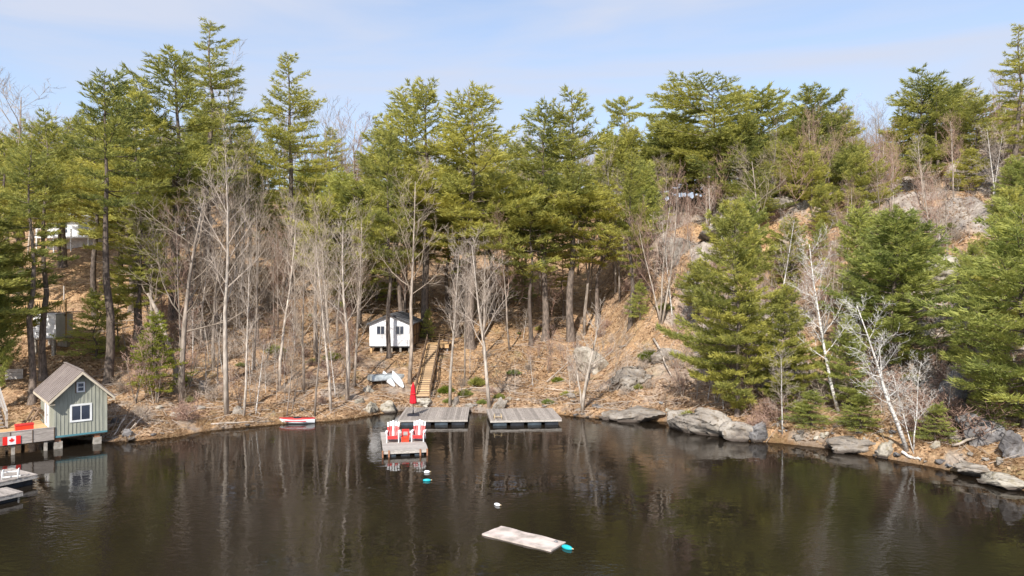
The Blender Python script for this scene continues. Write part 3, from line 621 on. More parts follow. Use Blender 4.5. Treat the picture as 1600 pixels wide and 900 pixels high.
# scattered woods: every tree its own object, labelled by the part of the slope it stands on
def keep_clear(x, y, pad=1.2):
    for ux, uy, k in used:
        if (ux-x)**2+(uy-y)**2 < pad*pad: return True
    px = 800+x/y*FPX
    if y < 69 and 560 < px < 700: return True          # cabin and its stairs
    if y < 62 and 40 < px < 185: return True           # boathouse, shed
    if y < 88 and 60 < px < 200 and y > 60: return random.random() < .8
    return False
SC = []
def region(x, y):
    px = 800+x/y*FPX; d = float(shore_d(np.array([x]), np.array([y]))[0])
    side = 'behind the boathouse' if px < 230 else 'between the boathouse and the white cabin' if px < 590 else 'behind the white cabin' if px < 760 else 'above the right dock' if px < 1010 else 'on the rocky right hillside'
    hgt = 'low near the shore' if d < 9 else 'halfway up the slope' if d < 26 else 'high on the slope' if d < 46 else 'along the ridge'
    return hgt, side
def scatter(n, kinds, pxr, yr, hr, name, word, cat, pad, wide=(.75, 1.1), dmin=2.5, w=None):
    c = 0; tries = 0
    while c < n and tries < n*40:
        tries += 1; px = random.uniform(*pxr); Y_ = random.uniform(*yr); x = (px-800)/FPX*Y_
        if keep_clear(x, Y_, pad) or float(shore_d(np.array([x]), np.array([Y_]))[0]) < dmin: continue
        a, b = region(x, Y_); lb = f'{word} {a} {b}'
        SC.append((px, x, Y_, word, put(random.choice(kinds), Vector((x, Y_, hz(x, Y_)-.05)), random.uniform(*hr), name, lb, cat, lb, wide=random.uniform(*wide), lean=(random.uniform(-.05, .05), random.uniform(-.03, .03)))))
        c += 1
SL = ['slim_a', 'slim_b', 'slim_c', 'slim_d', 'spread_a']
w1 = 'slender leafless grey tree'
scatter(38, SL, (190, 580), (52, 80), (9, 13.5), 'bare_tree', w1, BT, 1.3)
scatter(22, SL, (190, 1000), (80, 112), (10, 14), 'bare_tree', w1, BT, 2)
scatter(24, SL, (590, 1010), (64, 92), (9, 13), 'bare_tree', w1, BT, 1.5)
scatter(16, SL, (-60, 200), (74, 110), (9, 13), 'bare_tree', w1, BT, 2)
scatter(46, SL+['vase_a', 'vase_b'], (1040, 1660), (58, 92), (6, 10), 'bare_tree', w1, BT, 2)
scatter(34, ['vase_a', 'vase_b', 'slim_b', 'birch_c'], (1040, 1580), (46, 72), (3.5, 6.5), 'bare_tree', w1, BT, 2)
w4 = 'green pine growing'
w2 = 'small twiggy leafless sapling'
SP = ['sapling_a', 'sapling_b', 'sapling_c', 'birch_c']
scatter(60, SP, (200, 590), (47, 66), (2.5, 5.5), 'sapling', w2, 'sapling', .7, dmin=1)
scatter(26, ['ridge_b', 'bushy_c', 'bushy_b', 'ridge_a'], (1080, 1420), (54, 70), (4.5, 7), 'pine_tree', w4, PT, 2.4)
scatter(30, SP, (700, 1060), (52, 76), (2.2, 4.5), 'sapling', w2, 'sapling', .9, dmin=1.5)
scatter(34, SP, (1060, 1600), (36, 66), (2, 4.2), 'sapling', w2, 'sapling', .8, dmin=1)
w3 = 'tangled brown leafless bush'
scatter(52, ['shrub_a', 'shrub_b', 'shrub_c'], (180, 580), (44, 74), (.8, 1.9), 'bare_shrub', w3, 'bush', .6, (1, 1.8), dmin=.6)
scatter(40, ['shrub_a', 'shrub_b', 'shrub_c'], (700, 1060), (50, 76), (.6, 1.5), 'bare_shrub', w3, 'bush', .7, (1, 1.8), dmin=.8)
scatter(120, ['shrub_a', 'shrub_b', 'shrub_c', 'sapling_c'], (1050, 1620), (36, 80), (.9, 2.6), 'bare_shrub', w3, 'bush', .7, (1, 1.9), dmin=.5)
w4 = 'green pine growing'
scatter(22, ['mature_a', 'mature_b', 'mature_c', 'mature_d'], (480, 980), (88, 108), (10, 14), 'pine_tree', w4, PT, 3)
scatter(18, ['mature_b', 'mature_c', 'mature_d'], (-80, 420), (80, 108), (11, 16), 'pine_tree', w4, PT, 3)
scatter(58, ['ridge_a', 'ridge_b', 'ridge_a', 'flat_a', 'mature_e'], (1000, 1700), (58, 96), (5.5, 8.5), 'pine_tree', w4, PT, 3)
scatter(58, ['ridge_a', 'young_b', 'small_a', 'young_c', 'bushy_a', 'bushy_b'], (1080, 1640), (47, 78), (2.5, 5.5), 'pine_tree', w4, PT, 2.2)

LM = [(80, 530, 'the small white shed'), (125, 640, 'the green boathouse'), (246, 600, 'the small hemlock'), (283, 625, 'the forked grey tree'), (354, 645, 'the straight pale shore tree'),
      (464, 655, 'the red and white boat'), (610, 540, 'the white cabin'), (665, 575, 'the cabin stairs'), (680, 645, 'the left dock'), (820, 645, 'the right dock'), (852, 530, 'the thick trunked pine'),
      (985, 512, 'the narrow pine'), (940, 570, 'the big tilted slab'), (1035, 505, 'the fan shaped bare tree'), (1150, 640, 'the large shore pine'), (1228, 600, 'the lower dense pine'),
      (1312, 600, 'the leaning white birch'), (1418, 680, 'the largest leaning birch'), (1478, 430, 'the broad pale outcrop'), (1545, 670, 'the dark jagged rock'), (452, 330, 'the lone tall pine'),
      (328, 330, 'the tallest left pine'), (1118, 310, 'the flat topped pine'), (1268, 310, 'the layered ridge pine'), (1438, 310, 'the dead tipped pine'), (1592, 380, 'the right edge pine'),
      (200, 380, 'the hilltop house'), (670, 330, 'the central treetops'), (975, 300, 'the umbrella shaped pine'), (450, 520, 'the thicket of bare trees')]
bins = {}
for px, x, y, word, o in SC:
    py = HY+(CAMH-o.location.z)*FPX/y; d, (lx, ly, ln) = min(((px-a)**2+(1.3*(py-b))**2, (a, b, c_)) for a, b, c_ in LM)
    rel = ('to the left of' if px < lx else 'to the right of') if abs(px-lx) > 1.3*abs(py-ly) else ('down the slope from' if py > ly else 'up the slope from')
    bins.setdefault((word, rel, ln), []).append((d, o.name, o))
ORD = ['', 'second ', 'third ', 'fourth ', 'fifth ', 'sixth ', 'seventh ', 'eighth ', 'ninth ', 'tenth ', 'eleventh ', 'twelfth ', 'thirteenth ', 'fourteenth ', 'fifteenth ', 'sixteenth ', 'seventeenth ', 'eighteenth ', 'nineteenth ', 'twentieth ', 'twenty-first ', 'twenty-second ', 'twenty-third ', 'twenty-fourth ', 'twenty-fifth ', 'twenty-sixth ', 'twenty-seventh ', 'twenty-eighth ']
for (word, rel, ln), lst in bins.items():
    lst.sort(key=lambda q: q[:2])
    for i, (_, _, o) in enumerate(lst): o['label'] = f'{word}, {ORD[min(i, 27)]}nearest {rel} {ln}'

# ------------------------------------------------------------ far woods on and behind the ridge (one mass)
def tri_arrays(me, at=None):
    me.calc_loop_triangles(); n = len(me.vertices); v = np.empty(n*3, np.float32); me.vertices.foreach_get('co', v)
    f = np.empty(len(me.loop_triangles)*3, np.int32); me.loop_triangles.foreach_get('vertices', f)
    a = None
    if at: a = np.empty(n, np.float32); me.attributes[at].data.foreach_get('value', a)
    return v.reshape(-1, 3), f.reshape(-1, 3), a
def mass(name, src, spots, m, label, at=None):
    V, F_, A = [], [], []; b = 0
    arr = [tri_arrays(s, at) for s in src]
    for i, (x, y, z, s, w, r) in enumerate(spots):
        v, f, a = arr[i % len(arr)]; c, sn = math.cos(r), math.sin(r)
        V.append(np.stack([(v[:, 0]*c-v[:, 1]*sn)*w+x, (v[:, 0]*sn+v[:, 1]*c)*w+y, v[:, 2]*s+z], 1)); F_.append(f+b); b += len(v)
        if at: A.append(a)
    me = np_mesh(name, np.concatenate(V), np.concatenate(F_), m, False, {at: np.concatenate(A)} if at else None)
    return tag(link(name, me), kind='stuff', label=label)
def spots(n, pxr, yr, hr, h0, wd, seed):
    r = np.random.default_rng(seed); o = []
    while len(o) < n:
        px = r.uniform(*pxr); Y_ = r.uniform(*yr); x = (px-800)/FPX*Y_; H = r.uniform(*hr)
        o.append((x, Y_, hz(x, Y_)-.2, H/h0, H/h0*r.uniform(*wd), r.uniform(0, 6.28)))
    return o
fb = Bare(91); fb.grow(Vector((0, 0, 0)), Vector((0, 0, 1)), 10, .09, 0, 2, dict(wob=.14, up=.5, kids=(17, 9, 4), st=(.22, .15, .2), ang=(42, 42, 40), len=(.36, .5, .5), rmin=.022)); fa, fbr = fb.done('bark_grey', 'twig')
fb = Bare(92); fb.grow(Vector((0, 0, 0)), Vector((0, 0, 1)), 10, .08, 0, 2, dict(wob=.16, up=.6, kids=(15, 9, 4), st=(.25, .15, .2), ang=(36, 38, 40), len=(.42, .5, .5), rmin=.022)); fc, fbr2 = fb.done('bark_grey', 'twig_red')
S1 = spots(130, (-150, 1750), (98, 140), (8, 13), 10, (.9, 1.4), 1)
mass('far_woods', [fbr, fbr2], S1, M['twig'], 'leafless grey brown woods along the far ridge')
mass('far_trunks', [fa, fc], S1, M['bark_grey'], 'trunks of the leafless woods along the far ridge')
S2 = spots(70, (200, 1600), (62, 98), (4, 8), 10, (1.0, 1.6), 2); S2 = [s for s in S2 if not (70 > s[1] and 540 < 800+s[0]/s[1]*FPX < 720)]
mass('underbrush', [fbr2, fbr], S2, M['twig_red'], 'reddish brown brushwood between the trees on the upper slope')
random.seed(77)
fw, fcrown = pine_meshes(seed=95, H=11, cb=.2, R=2.9, prof=pm, gap=.75, K=6, ln=.42, wd=.10, dens=.8, deadlow=False)
fw2, fcrown2 = pine_meshes(seed=96, H=11, cb=.3, R=3.2, prof=pl, gap=.8, K=6, ln=.42, wd=.10, dens=.8, deadlow=False)
S3 = spots(34, (-150, 1750), (104, 128), (7, 12), 11, (.9, 1.3), 3)
mass('far_pine_crowns', [fcrown, fcrown2], S3, M['needles'], 'mass of distant pines closing the ridge', 'tint')
mass('far_pine_trunks', [fw, fw2], S3, M['bark_pine'], 'trunks of the distant pines closing the ridge')

# ------------------------------------------------------------ rocks
def ico(sub):
    t = (1+5**.5)/2
    v = [(-1, t, 0), (1, t, 0), (-1, -t, 0), (1, -t, 0), (0, -1, t), (0, 1, t), (0, -1, -t), (0, 1, -t), (t, 0, -1), (t, 0, 1), (-t, 0, -1), (-t, 0, 1)]
    f = [(0, 11, 5), (0, 5, 1), (0, 1, 7), (0, 7, 10), (0, 10, 11), (1, 5, 9), (5, 11, 4), (11, 10, 2), (10, 7, 6), (7, 1, 8), (3, 9, 4), (3, 4, 2), (3, 2, 6), (3, 6, 8), (3, 8, 9), (4, 9, 5), (2, 4, 11), (6, 2, 10), (8, 6, 7), (9, 8, 1)]
    v = [Vector(p).normalized() for p in v]
    for _ in range(sub):
        c = {}; nf = []
        def mid(a, b):
            k = (min(a, b), max(a, b))
            if k not in c: c[k] = len(v); v.append(((v[a]+v[b])/2).normalized())
            return c[k]
        for a, b, d in f:
            x, y, z = mid(a, b), mid(b, d), mid(d, a); nf += [(a, x, z), (b, y, x), (d, z, y), (x, y, z)]
        f = nf
    return np.array([tuple(p) for p in v]), np.array(f)
ICO = {3: ico(3), 4: ico(4)}
def rock_mesh(seed, size, m, sub=3, facets=15, rough=.055, cut=(.52, .95), boxy=.6):
    r = np.random.default_rng(seed); v, f = ICO[sub]; v = v/(np.abs(v).max(1)[:, None]**boxy)
    for _ in range(facets):
        n = r.normal(0, 1, 3); n /= np.linalg.norm(n); o = r.uniform(*cut); e = np.maximum(v@n-o, 0); v -= e[:, None]*n*.95
    for k, (s, a) in enumerate(((2.1, rough*2.2), (5.3, rough), (11, rough*.5))):
        nz_ = np.stack([vnoise(v[:, 0]*s+9*k+seed, v[:, 1]*s+v[:, 2]*s*1.3, seed+k*3+j) for j in range(3)], 1)-.5; v = v+nz_*a*2
    v = v*np.array(size)/2
    me = np_mesh('rock', v, f, M[m], False)
    return me
def rock(px, py, wpx, hpx, m, label, seed, depth=None, tilt=0, rz=0, sub=4, facets=22, name='boulder', cat='rock', sink=.40, group=None, y=None, rgh=.055):
    g = G(px, py) if y is None else Vector(((px-800)/FPX*y, y, 0)); s = g.y/FPX
    w = wpx*s*1.05; h = hpx*s/(1-sink); d = depth or w*.75
    if y is not None: g.z = CAMH-(py-HY)*s
    o = link(name, rock_mesh(seed, (w, d, h), m, sub, facets, rgh), None, (g.x, g.y+d*.22, g.z+h*(.5-sink)), (0, math.radians(tilt), math.radians(rz)))
    return tag(o, label=label, cat=cat, group=group)
RK = [ # px, base py, width px, height px, material, label, kwargs
 (578, 645, 34, 20, 'granite_pale', 'round pale boulder at the waterline left of the umbrella, left one of two', {}),
 (607, 646, 34, 19, 'granite_pale', 'round pale boulder at the waterline left of the umbrella, right one of two', {}),
 (575, 612, 22, 9, 'granite_pale', 'flat pale rock below the overturned silver boat', {}),
 (560, 630, 22, 9, 'granite_pale', 'low pale rock left of the two round boulders', {}),
 (662, 636, 34, 16, 'granite_pale', 'pale ledge rock at the back of the left dock', {}),
 (712, 632, 13, 13, 'granite', 'pointed grey rock right of the pale trunk behind the left dock', {}),
 (734, 637, 20, 9, 'granite', 'small rubble rock at the back right corner of the left dock', {}),
 (780, 640, 24, 23, 'granite', 'leaning grey slab right of the trunk between the docks', dict(tilt=25)),
 (796, 625, 9, 7, 'granite_pale', 'small pale stone up the bank from the leaning grey slab', {}),
 (942, 576, 58, 50, 'granite_pale', 'big pale tilted granite slab on the slope right of the docks', dict(sub=4, facets=20, tilt=-42, depth=4.2, sink=.60, rgh=.07)),
 (909, 553, 24, 12, 'granite_pale', 'small white slab left of the big tilted slab', dict(tilt=-15)),
 (892, 580, 12, 10, 'granite', 'grey stone below the small white slab', {}),
 (996, 596, 84, 26, 'granite', 'broken grey ledge right of the big tilted slab', dict(sub=4, facets=30, sink=.62, depth=4, rgh=.10)),
 (1045, 562, 52, 20, 'granite', 'grey ledge below the fan shaped bare tree', dict(facets=22)),
 (893, 622, 22, 12, 'granite', 'grey stone at the foot of the crooked shore tree, left', {}),
 (955, 655, 40, 12, 'granite', 'low shore slab right of the crooked shore tree', dict(sink=.2)),
 (1005, 660, 96, 24, 'granite', 'long low shore slab before the long grey rock face', dict(sub=4, sink=.25, facets=22)),
 (1060, 672, 34, 34, 'granite', 'tall upright end of the long grey rock face', dict(tilt=28, sub=4, sink=.2)),
 (1106, 684, 150, 40, 'granite', 'long grey rock face rising from the water, middle', dict(sub=4, facets=26, sink=.22, rz=-38, depth=1.7, rgh=.09, tilt=4)),
 (1158, 692, 92, 36, 'granite', 'dark right end of the long grey rock face under the pine', dict(sub=4, facets=24, sink=.18, rz=-25, depth=2)),
 (1186, 694, 36, 36, 'granite_dark', 'dark block at the right end of the long grey rock face', dict(sink=.2, tilt=-15)),
 (1250, 688, 30, 9, 'granite', 'flat stone on the pebbly shore left of the big shore slab', {}),
 (1336, 712, 104, 24, 'granite', 'big flat shore slab in front of the leaning birches', dict(sub=4, facets=18, sink=.22, rz=-20, depth=1.9)),
 (1385, 716, 32, 26, 'granite_pale', 'pale block left of the birch roots', dict(tilt=10)),
 (1464, 700, 20, 9, 'granite_pale', 'pale round stone on the orange shore right of the birches', {}),
 (1530, 748, 78, 18, 'granite', 'flat wet shore slab at lower right, left one', dict(sub=4, sink=.25, rz=-20)),
 (1588, 768, 100, 26, 'granite_pale', 'flat shore slab at the lower right corner', dict(sub=4, sink=.22, rz=-22, depth=2)),
 (1500, 632, 52, 52, 'granite_dark', 'steep dark rock under the pines at right, upper one', dict(sub=4, facets=24, depth=2.4)),
 (1545, 690, 72, 55, 'granite_dark', 'large dark jagged rock above the right shore', dict(sub=4, facets=26, depth=3, tilt=18)),
 (1592, 712, 44, 40, 'granite_dark', 'dark rock at the right edge above the corner slab', dict(sub=4, facets=22)),
 (1498, 690, 30, 18, 'granite', 'grey rock left of the large dark jagged rock', {}),
 (1444, 532, 46, 34, 'granite_pale', 'pale bare outcrop right of the leaning birch crown', dict(sub=4, facets=22)),
 (1478, 440, 90, 40, 'granite_pale', 'broad pale outcrop under the grey spreading bare tree', dict(sub=4, facets=24, depth=4)),
 (1085, 470, 52, 56, 'granite', 'steep pale cliff face left of the large shore pine tip', dict(sub=4, facets=24, depth=4, sink=.5)),
 (1060, 408, 90, 44, 'granite', 'pale cliff behind the fan shaped bare tree', dict(sub=4, facets=24, depth=5)),
 (1130, 372, 76, 34, 'granite', 'grey cliff below the flat topped pine', dict(sub=4, facets=22, depth=5)),
 (1225, 330, 90, 26, 'granite', 'long grey ledge along the ridge below the layered pine', dict(sub=4, facets=20, depth=5)),
 (1242, 422, 40, 26, 'granite', 'grey outcrop among the young pines on the right slope', dict(facets=20)),
 (1310, 400, 46, 30, 'granite_pale', 'pale outcrop right of the birch standing above the dense pine', dict(facets=20)),
 (1540, 560, 34, 24, 'granite_dark', 'dark rock beneath the right edge pine boughs', {}),
 (248, 640, 15, 8, 'granite_pale', 'pale stone on the leafy shore left of the forked tree', {}),
 (270, 651, 18, 8, 'granite_pale', 'flat pale stone on the leafy shore in front of the forked tree', {}),
 (312, 639, 19, 7, 'granite', 'flat grey stone between the forked tree and the straight pale tree', {}),
 (370, 648, 22, 16, 'granite', 'grey rock right of the straight pale shore tree base', {}),
 (315, 610, 18, 14, 'granite', 'round grey rock behind the crooked white sapling', {}),
 (198, 683, 20, 14, 'granite_dark', 'dark rock under the driftwood right of the boathouse', {}),
 (178, 662, 16, 12, 'granite_dark', 'dark rock beside the boathouse wall', {}),
]
for i, (px, py, w, h, m, lb, kw) in enumerate(RK): rock(px, py, w, h, m, lb, 100+i, **kw)
random.seed(31)
small = [rock_mesh(300+i, (1, .8, .6), m, 3) for i, m in enumerate(('granite', 'granite_pale', 'granite', 'granite_dark'))]
for i in range(110):
    px = random.choice((random.uniform(200, 600), random.uniform(640, 1050), random.uniform(1190, 1600), random.uniform(1190, 1600))); d = random.uniform(-.1, 1.5)**2
    x0 = None
    for Y_ in np.arange(28, 54, .1):
        x_ = (px-800)/FPX*Y_
        if float(shore_d(np.array([x_]), np.array([Y_]))[0]) > d: x0 = x_; break
    if x0 is None: continue
    s = random.uniform(.15, .5); o = link('stone', random.choice(small), None, (x0, Y_, hz(x0, Y_)+s*.12), (0, 0, random.uniform(0, 6)))
    o.scale = (s, s, s); side = 'left shore' if px < 620 else 'shore by the docks' if px < 1050 else 'right shore'
    tag(o, label=f'small grey stone at the edge of the {side}', cat='stone', group=f'small stones along the {side}')

# ------------------------------------------------------------ shoreline grass, leaves, twigs
rg = np.random.default_rng(4)
def shore_pts(n, pxr, d0, d1):
    px = rg.uniform(*pxr, n); Y_ = rg.uniform(28, 66, n); x = (px-800)/FPX*Y_; d = shore_d(x, Y_); k = (d > d0) & (d < d1); return x[k], Y_[k]
P = [shore_pts(26000, (180, 600), -.25, 1.3), shore_pts(9000, (600, 1050), -.1, 1.0), shore_pts(9000, (1180, 1640), -.05, .9)]
x = np.concatenate([p[0] for p in P]); y = np.concatenate([p[1] for p in P]); cl = fbm(x/1.1, y/1.1, 8) > .47; x, y = x[cl], y[cl]
z = np.maximum(HT(x, y), -.03); Dn = np.stack([rg.normal(0, .5, len(x)), rg.normal(-.2, .5, len(x)), np.full(len(x), .35)], 1)
v, f, t = fans(np.stack([x, y, z], 1), Dn, 5, .34, .028, .2, .35, np.full(len(x), .5)+rg.normal(0, .2, len(x)), 5)
tag(link('dead_grass', np_mesh('dead_grass', v, f, M['grass_dead'], False, {'tint': t})), kind='stuff', label='dry straw coloured grass along the waterline')
n = 150000; px = rg.uniform(0, 1600, n); y = rg.uniform(30, 80, n)**1.0; x = (px-800)/FPX*y; d = shore_d(x, y); k = (d > .1) & (d < 38); x, y = x[k], y[k]
k = (fbm(x/2.3, y/2.3, 33)+rg.normal(0, .08, len(x))) > .42; x, y = x[k], y[k]
z = HT(x, y)+.03; n = len(x); a = rg.uniform(0, 6.28, n); tl = rg.normal(0, .45, (n, 2)); s = rg.uniform(.05, .13, n)
u = np.stack([np.cos(a), np.sin(a), tl[:, 0]], 1)*s[:, None]; w = np.stack([-np.sin(a), np.cos(a), tl[:, 1]], 1)*s[:, None]*.7; c = np.stack([x, y, z], 1)
v = np.stack([c-u, c+w, c+u, c-w], 1).reshape(-1, 3)
tag(link('fallen_leaves', np_mesh('fallen_leaves', v, np.arange(4*n).reshape(-1, 4), M['leaf_dead'], False, {'tint': np.repeat(rg.uniform(0, 1, n), 4)})), kind='stuff', label='brown and tan fallen leaves over the hillside')
n = 9000; px = rg.uniform(150, 1600, n); y = rg.uniform(32, 84, n); x = (px-800)/FPX*y; k = shore_d(x, y) > .3; x, y = x[k], y[k]; n = len(x); z = HT(x, y)
a = rg.uniform(0, 6.28, n); ln = rg.uniform(.3, 1.5, n); dx = np.cos(a)*ln/2; dy = np.sin(a)*ln/2
A = np.stack([x-dx, y-dy, HT(x-dx, y-dy)+rg.uniform(.02, .2, n)], 1); B = np.stack([x+dx, y+dy, HT(x+dx, y+dy)+rg.uniform(.02, .3, n)], 1)
r_ = rg.uniform(.010, .024, n)[:, None]; uu = np.stack([-np.sin(a), np.cos(a), 0*a], 1)*r_; vv = np.array([[0, 0, 1.]])*r_
V = np.stack([A-uu, A+uu, A+vv*1.6, B-uu*.4, B+uu*.4, B+vv*.7], 1).reshape(-1, 3); b = np.arange(n)[:, None]*6
F_ = np.concatenate([b+np.array([q]) for q in ([0, 3, 5], [0, 5, 2], [1, 2, 5], [1, 5, 4], [0, 1, 4], [0, 4, 3])])
tag(link('fallen_twigs', np_mesh('fallen_twigs', V, F_, M['twig_pale'])), kind='stuff', label='pale fallen twigs strewn over the leaf litter')

# low evergreen clumps
def clump_mesh(seed, m):
    r = np.random.default_rng(seed); n = 240; a = r.uniform(0, 6.28, n); q = r.uniform(0, 1, n)**.5; Pp = np.stack([np.cos(a)*q*.5, np.sin(a)*q*.5, r.uniform(.02, .42, n)*(1.1-q)], 1)
    Dd = Pp*1.6+np.array([0, 0, .15]); v, f, t = fans(Pp, Dd, 9, .17, .035, .1, .4, .45+r.normal(0, .12, n), seed); return np_mesh('foliage', v, f, M[m], False, {'tint': t})
cm = [clump_mesh(1, 'needles'), clump_mesh(2, 'needles_yellow'), clump_mesh(3, 'needles_soft')]
for i, (px, py, s, lb) in enumerate([(727, 617, 1.0, 'green juniper left of the trunk between the docks'), (697, 612, 1.2, 'yellowish juniper above the left dock'), (753, 630, .7, 'dark juniper left of the trunk behind the dock gap'),
        (780, 622, .8, 'dark juniper above the leaning grey slab'), (872, 596, .9, 'bright green seedling on the slope above the right dock'), (856, 630, .8, 'dark green juniper behind the right dock'),
        (884, 618, .8, 'brownish juniper beside the crooked shore tree'), (1015, 560, 1.6, 'mossy green patch of juniper on the broken ledge'), (700, 628, .7, 'small juniper at the back of the left dock'),
        (745, 600, 1.3, 'spreading low juniper on the slope above the dock gap'), (520, 560, 1.4, 'green low bush left of the white cabin'), (430, 550, 1.5, 'olive bush halfway up between boathouse and cabin'),
        (1075, 655, 1.2, 'low green bush on top of the long grey rock face'), (1250, 640, 1.3, 'low green bush under the dense pines'), (1490, 560, 1.5, 'low green bush above the upper dark rock'), (1420, 560, 1.5, 'soft green bush behind the leaning birch')]):
    g = G(px, py); o = link('low_bush', cm[i % 3], None, g, (0, 0, i)); o.scale = (s, s, s*.9); tag(o, label=lb, cat='bush', group='low evergreen bushes on the slope')

random.seed(41); nb_ = 0; BW = ('first', 'second', 'third', 'fourth', 'fifth', 'sixth', 'seventh', 'eighth', 'ninth', 'tenth')
for area, (pa, pb_, ya, yb_), k_ in (('open slope above the docks', (720, 1040, 480, 630), 5), ('rocky right hillside', (1060, 1590, 340, 640), 26), ('leafy slope left of the white cabin', (200, 560, 480, 640), 6)):
    for i in range(k_):
        px, py = random.uniform(pa, pb_), random.uniform(ya, yb_); g = G(px, py); o = link('low_bush', cm[random.randint(0, 2)], None, g, (0, 0, random.uniform(0, 6))); q = random.uniform(.4, 1.3); o.scale = (q, q, q*random.uniform(.6, 1.1))
        tag(o, label='low green ground bush on the '+area, cat='bush', group='low green ground bushes on the '+area)
# fallen logs and driftwood
def log(p0, p1, r, label, m='log_pale', name='fallen_log', group=None, k=3):
    a, b_ = Vector(p0), Vector(p1); mb = MB(); n = 6; ps = []
    for i in range(n+1):
        q = a.lerp(b_, i/n)+Vector((rnd(-1, 1), rnd(-1, 1), rnd(-1, 1)))*r*.7; ps.append(q)
    mb.tube(ps, [r*(1.1-.6*i/n) for i in range(n+1)], 7)
    for j in range(k):
        i = random.randint(2, n-1); L_ = (b_-a).length*rnd(.15, .35); d = (b_-a).normalized()+Vector((rnd(-1, 1), rnd(-1, 1), rnd(.2, 1))); d.normalize()
        mb.tube([ps[i], ps[i]+d*L_*.5, ps[i]+d*L_+Vector((0, 0, rnd(-.1, .15)))], [r*.4, r*.28, r*.08], 5)
    return mb.build(name, M[m], None, True, label=label, cat='log', group=group)
up = lambda px, py, h: G(px, py)+Vector((0, 0, h))
random.seed(8)
log(up(1022, 535, .3), up(1050, 592, .2), .09, 'forked pale dead log lying down the broken grey ledge')
log(up(968, 548, .3), up(1060, 530, .5), .07, 'long pale branch lying across the top of the broken ledge')
log(up(855, 600, .2), up(925, 540, .4), .05, 'thin fallen stem between the right dock and the big slab')
log(up(930, 652, .1), up(990, 655, .1), .06, 'brown log at the waterline right of the crooked shore tree', 'brown_wood')
log(up(330, 664, .08), up(430, 660, .08), .05, 'long pale pole lying in the shore grass left of the canoe')
log(up(290, 650, .1), up(318, 648, .5), .05, 'short stick leaning over the leafy shore')
log(up(558, 545, .1), up(590, 488, 1.2), .04, 'thin leaning dead stem left of the white cabin')
log(up(1488, 700, .1), up(1560, 690, .6), .07, 'pale log across the rocks at right')
log(up(1410, 712, .15), up(1440, 722, .0), .08, 'white driftwood root at the foot of the birches', 'bark_birch', k=5)
log(up(1176, 694, .1), up(1200, 700, -.05), .06, 'pale driftwood at the right end of the rock face', k=4)
log(up(1285, 700, .1), up(1308, 678, .7), .04, 'dark reddish branch sticking up from the pebbly shore', 'brown_wood')
for i in range(7): log(up(172+i*6, 686-i*2, .15), up(190+i*7, 652+(i*13 % 24), rnd(.3, 1.1)), .04, f'{("grey","pale","dark","bent","thin","short","forked")[i]} driftwood limb in the pile right of the boathouse', 'log_pale' if i % 2 else 'brown_wood', 'driftwood', 'driftwood pile right of the boathouse')
for area, pa, pb_, ya, yb_, k_ in (('slope between boathouse and white cabin', 200, 570, 500, 650, 16), ('open slope above the docks', 700, 1040, 500, 630, 14), ('rocky right hillside', 1060, 1560, 380, 690, 18)):
    for i in range(k_):
        g = G(random.uniform(pa, pb_), random.uniform(ya, yb_)); a = random.uniform(0, 6.28); L_ = random.uniform(1, 3.2); e = g+Vector((math.cos(a)*L_, math.sin(a)*L_, 0)); e.z = hz(e.x, e.y)+random.uniform(.05, .5)
        log(g+Vector((0, 0, .06)), e, random.uniform(.025, .07), 'dead branch lying on the '+area, random.choice(('log_pale', 'brown_wood')), 'fallen_branch', 'dead branches lying on the '+area, 2)
# dead leaning stub of the forked tree
g = G(276, 612); mb = MB(); mb.tube([g+Vector((-.1, .1, 1.6)), g+Vector((-.9, .2, 4.0)), g+Vector((-1.6, .3, 5.8)), g+Vector((-2.2, .3, 7.0))], [.2, .17, .14, .08], 7)
mb.tube([g+Vector((.05, 0, -.3)), g+Vector((-.1, .1, 1.7))], [.26, .2], 7)
mb.build('dead_trunk', M['bark_grey'], None, True, label='broken dead grey trunk leaning left from the base of the forked tree', cat='tree trunk')

# ------------------------------------------------------------ boathouse and its deck
BR = math.atan2(.655, .755)
bh = empty('boathouse', (-25.46, 39.2, 0), BR, label='small green board and batten boathouse with brown metal roof over the water', cat='boathouse')
Wd, Dp, zf, zt, za = 2.55, 5.1, .70, 2.98, 4.22
MB().prism([(0, zf), (Wd, zf), (Wd, zt), (Wd/2, za), (0, zt)], 0, .1).build('wall', M['board_green'], bh, label='front gable wall')
MB().prism([(0, zf), (Wd, zf), (Wd, zt), (Wd/2, za), (0, zt)], Dp-.1, Dp).build('wall', M['board_green'], bh)
MB().box(0, .1, .1, Dp-.1, zf, zt).build('wall', M['board_green'], bh); MB().box(Wd-.1, Wd, .1, Dp-.1, zf, zt).build('wall', M['board_green'], bh)
MB().box(.05, Wd-.05, .05, Dp-.05, zf-.12, zf+.02).build('floor', M['brown_wood'], bh)
WX0, WX1, WZ0, WZ1 = .72, 1.80, 1.42, 2.42          # front window opening
for i in range(14):
    x = .03+i*(Wd-.09)/13; top = zt+(za-zt)*(1-abs(x+.02-Wd/2)/(Wd/2))-.04
    segs = [(zf, top)]
    if WX0-.06 < x+.02 < WX1+.06: segs = [(zf, WZ0-.06), (WZ1+.06, top)]
    if .95 < x+.02 < 1.6: segs = [(segs[0][0], segs[0][1]), (WZ1+.06, 3.02)] if len(segs) > 1 else [(zf, 3.02)]
    for a, b_ in segs:
        if b_-a > .05: MB().box(x, x+.04, -.022, 0, a, b_).build('batten', M['board_green'], bh)
for i in range(24):
    y_ = .1+i*(Dp-.2)/23
    if 1.8 < y_ < 3.4: continue
    MB().box(-.022, 0, y_, y_+.04, zf, zt).build('batten', M['board_green'], bh)
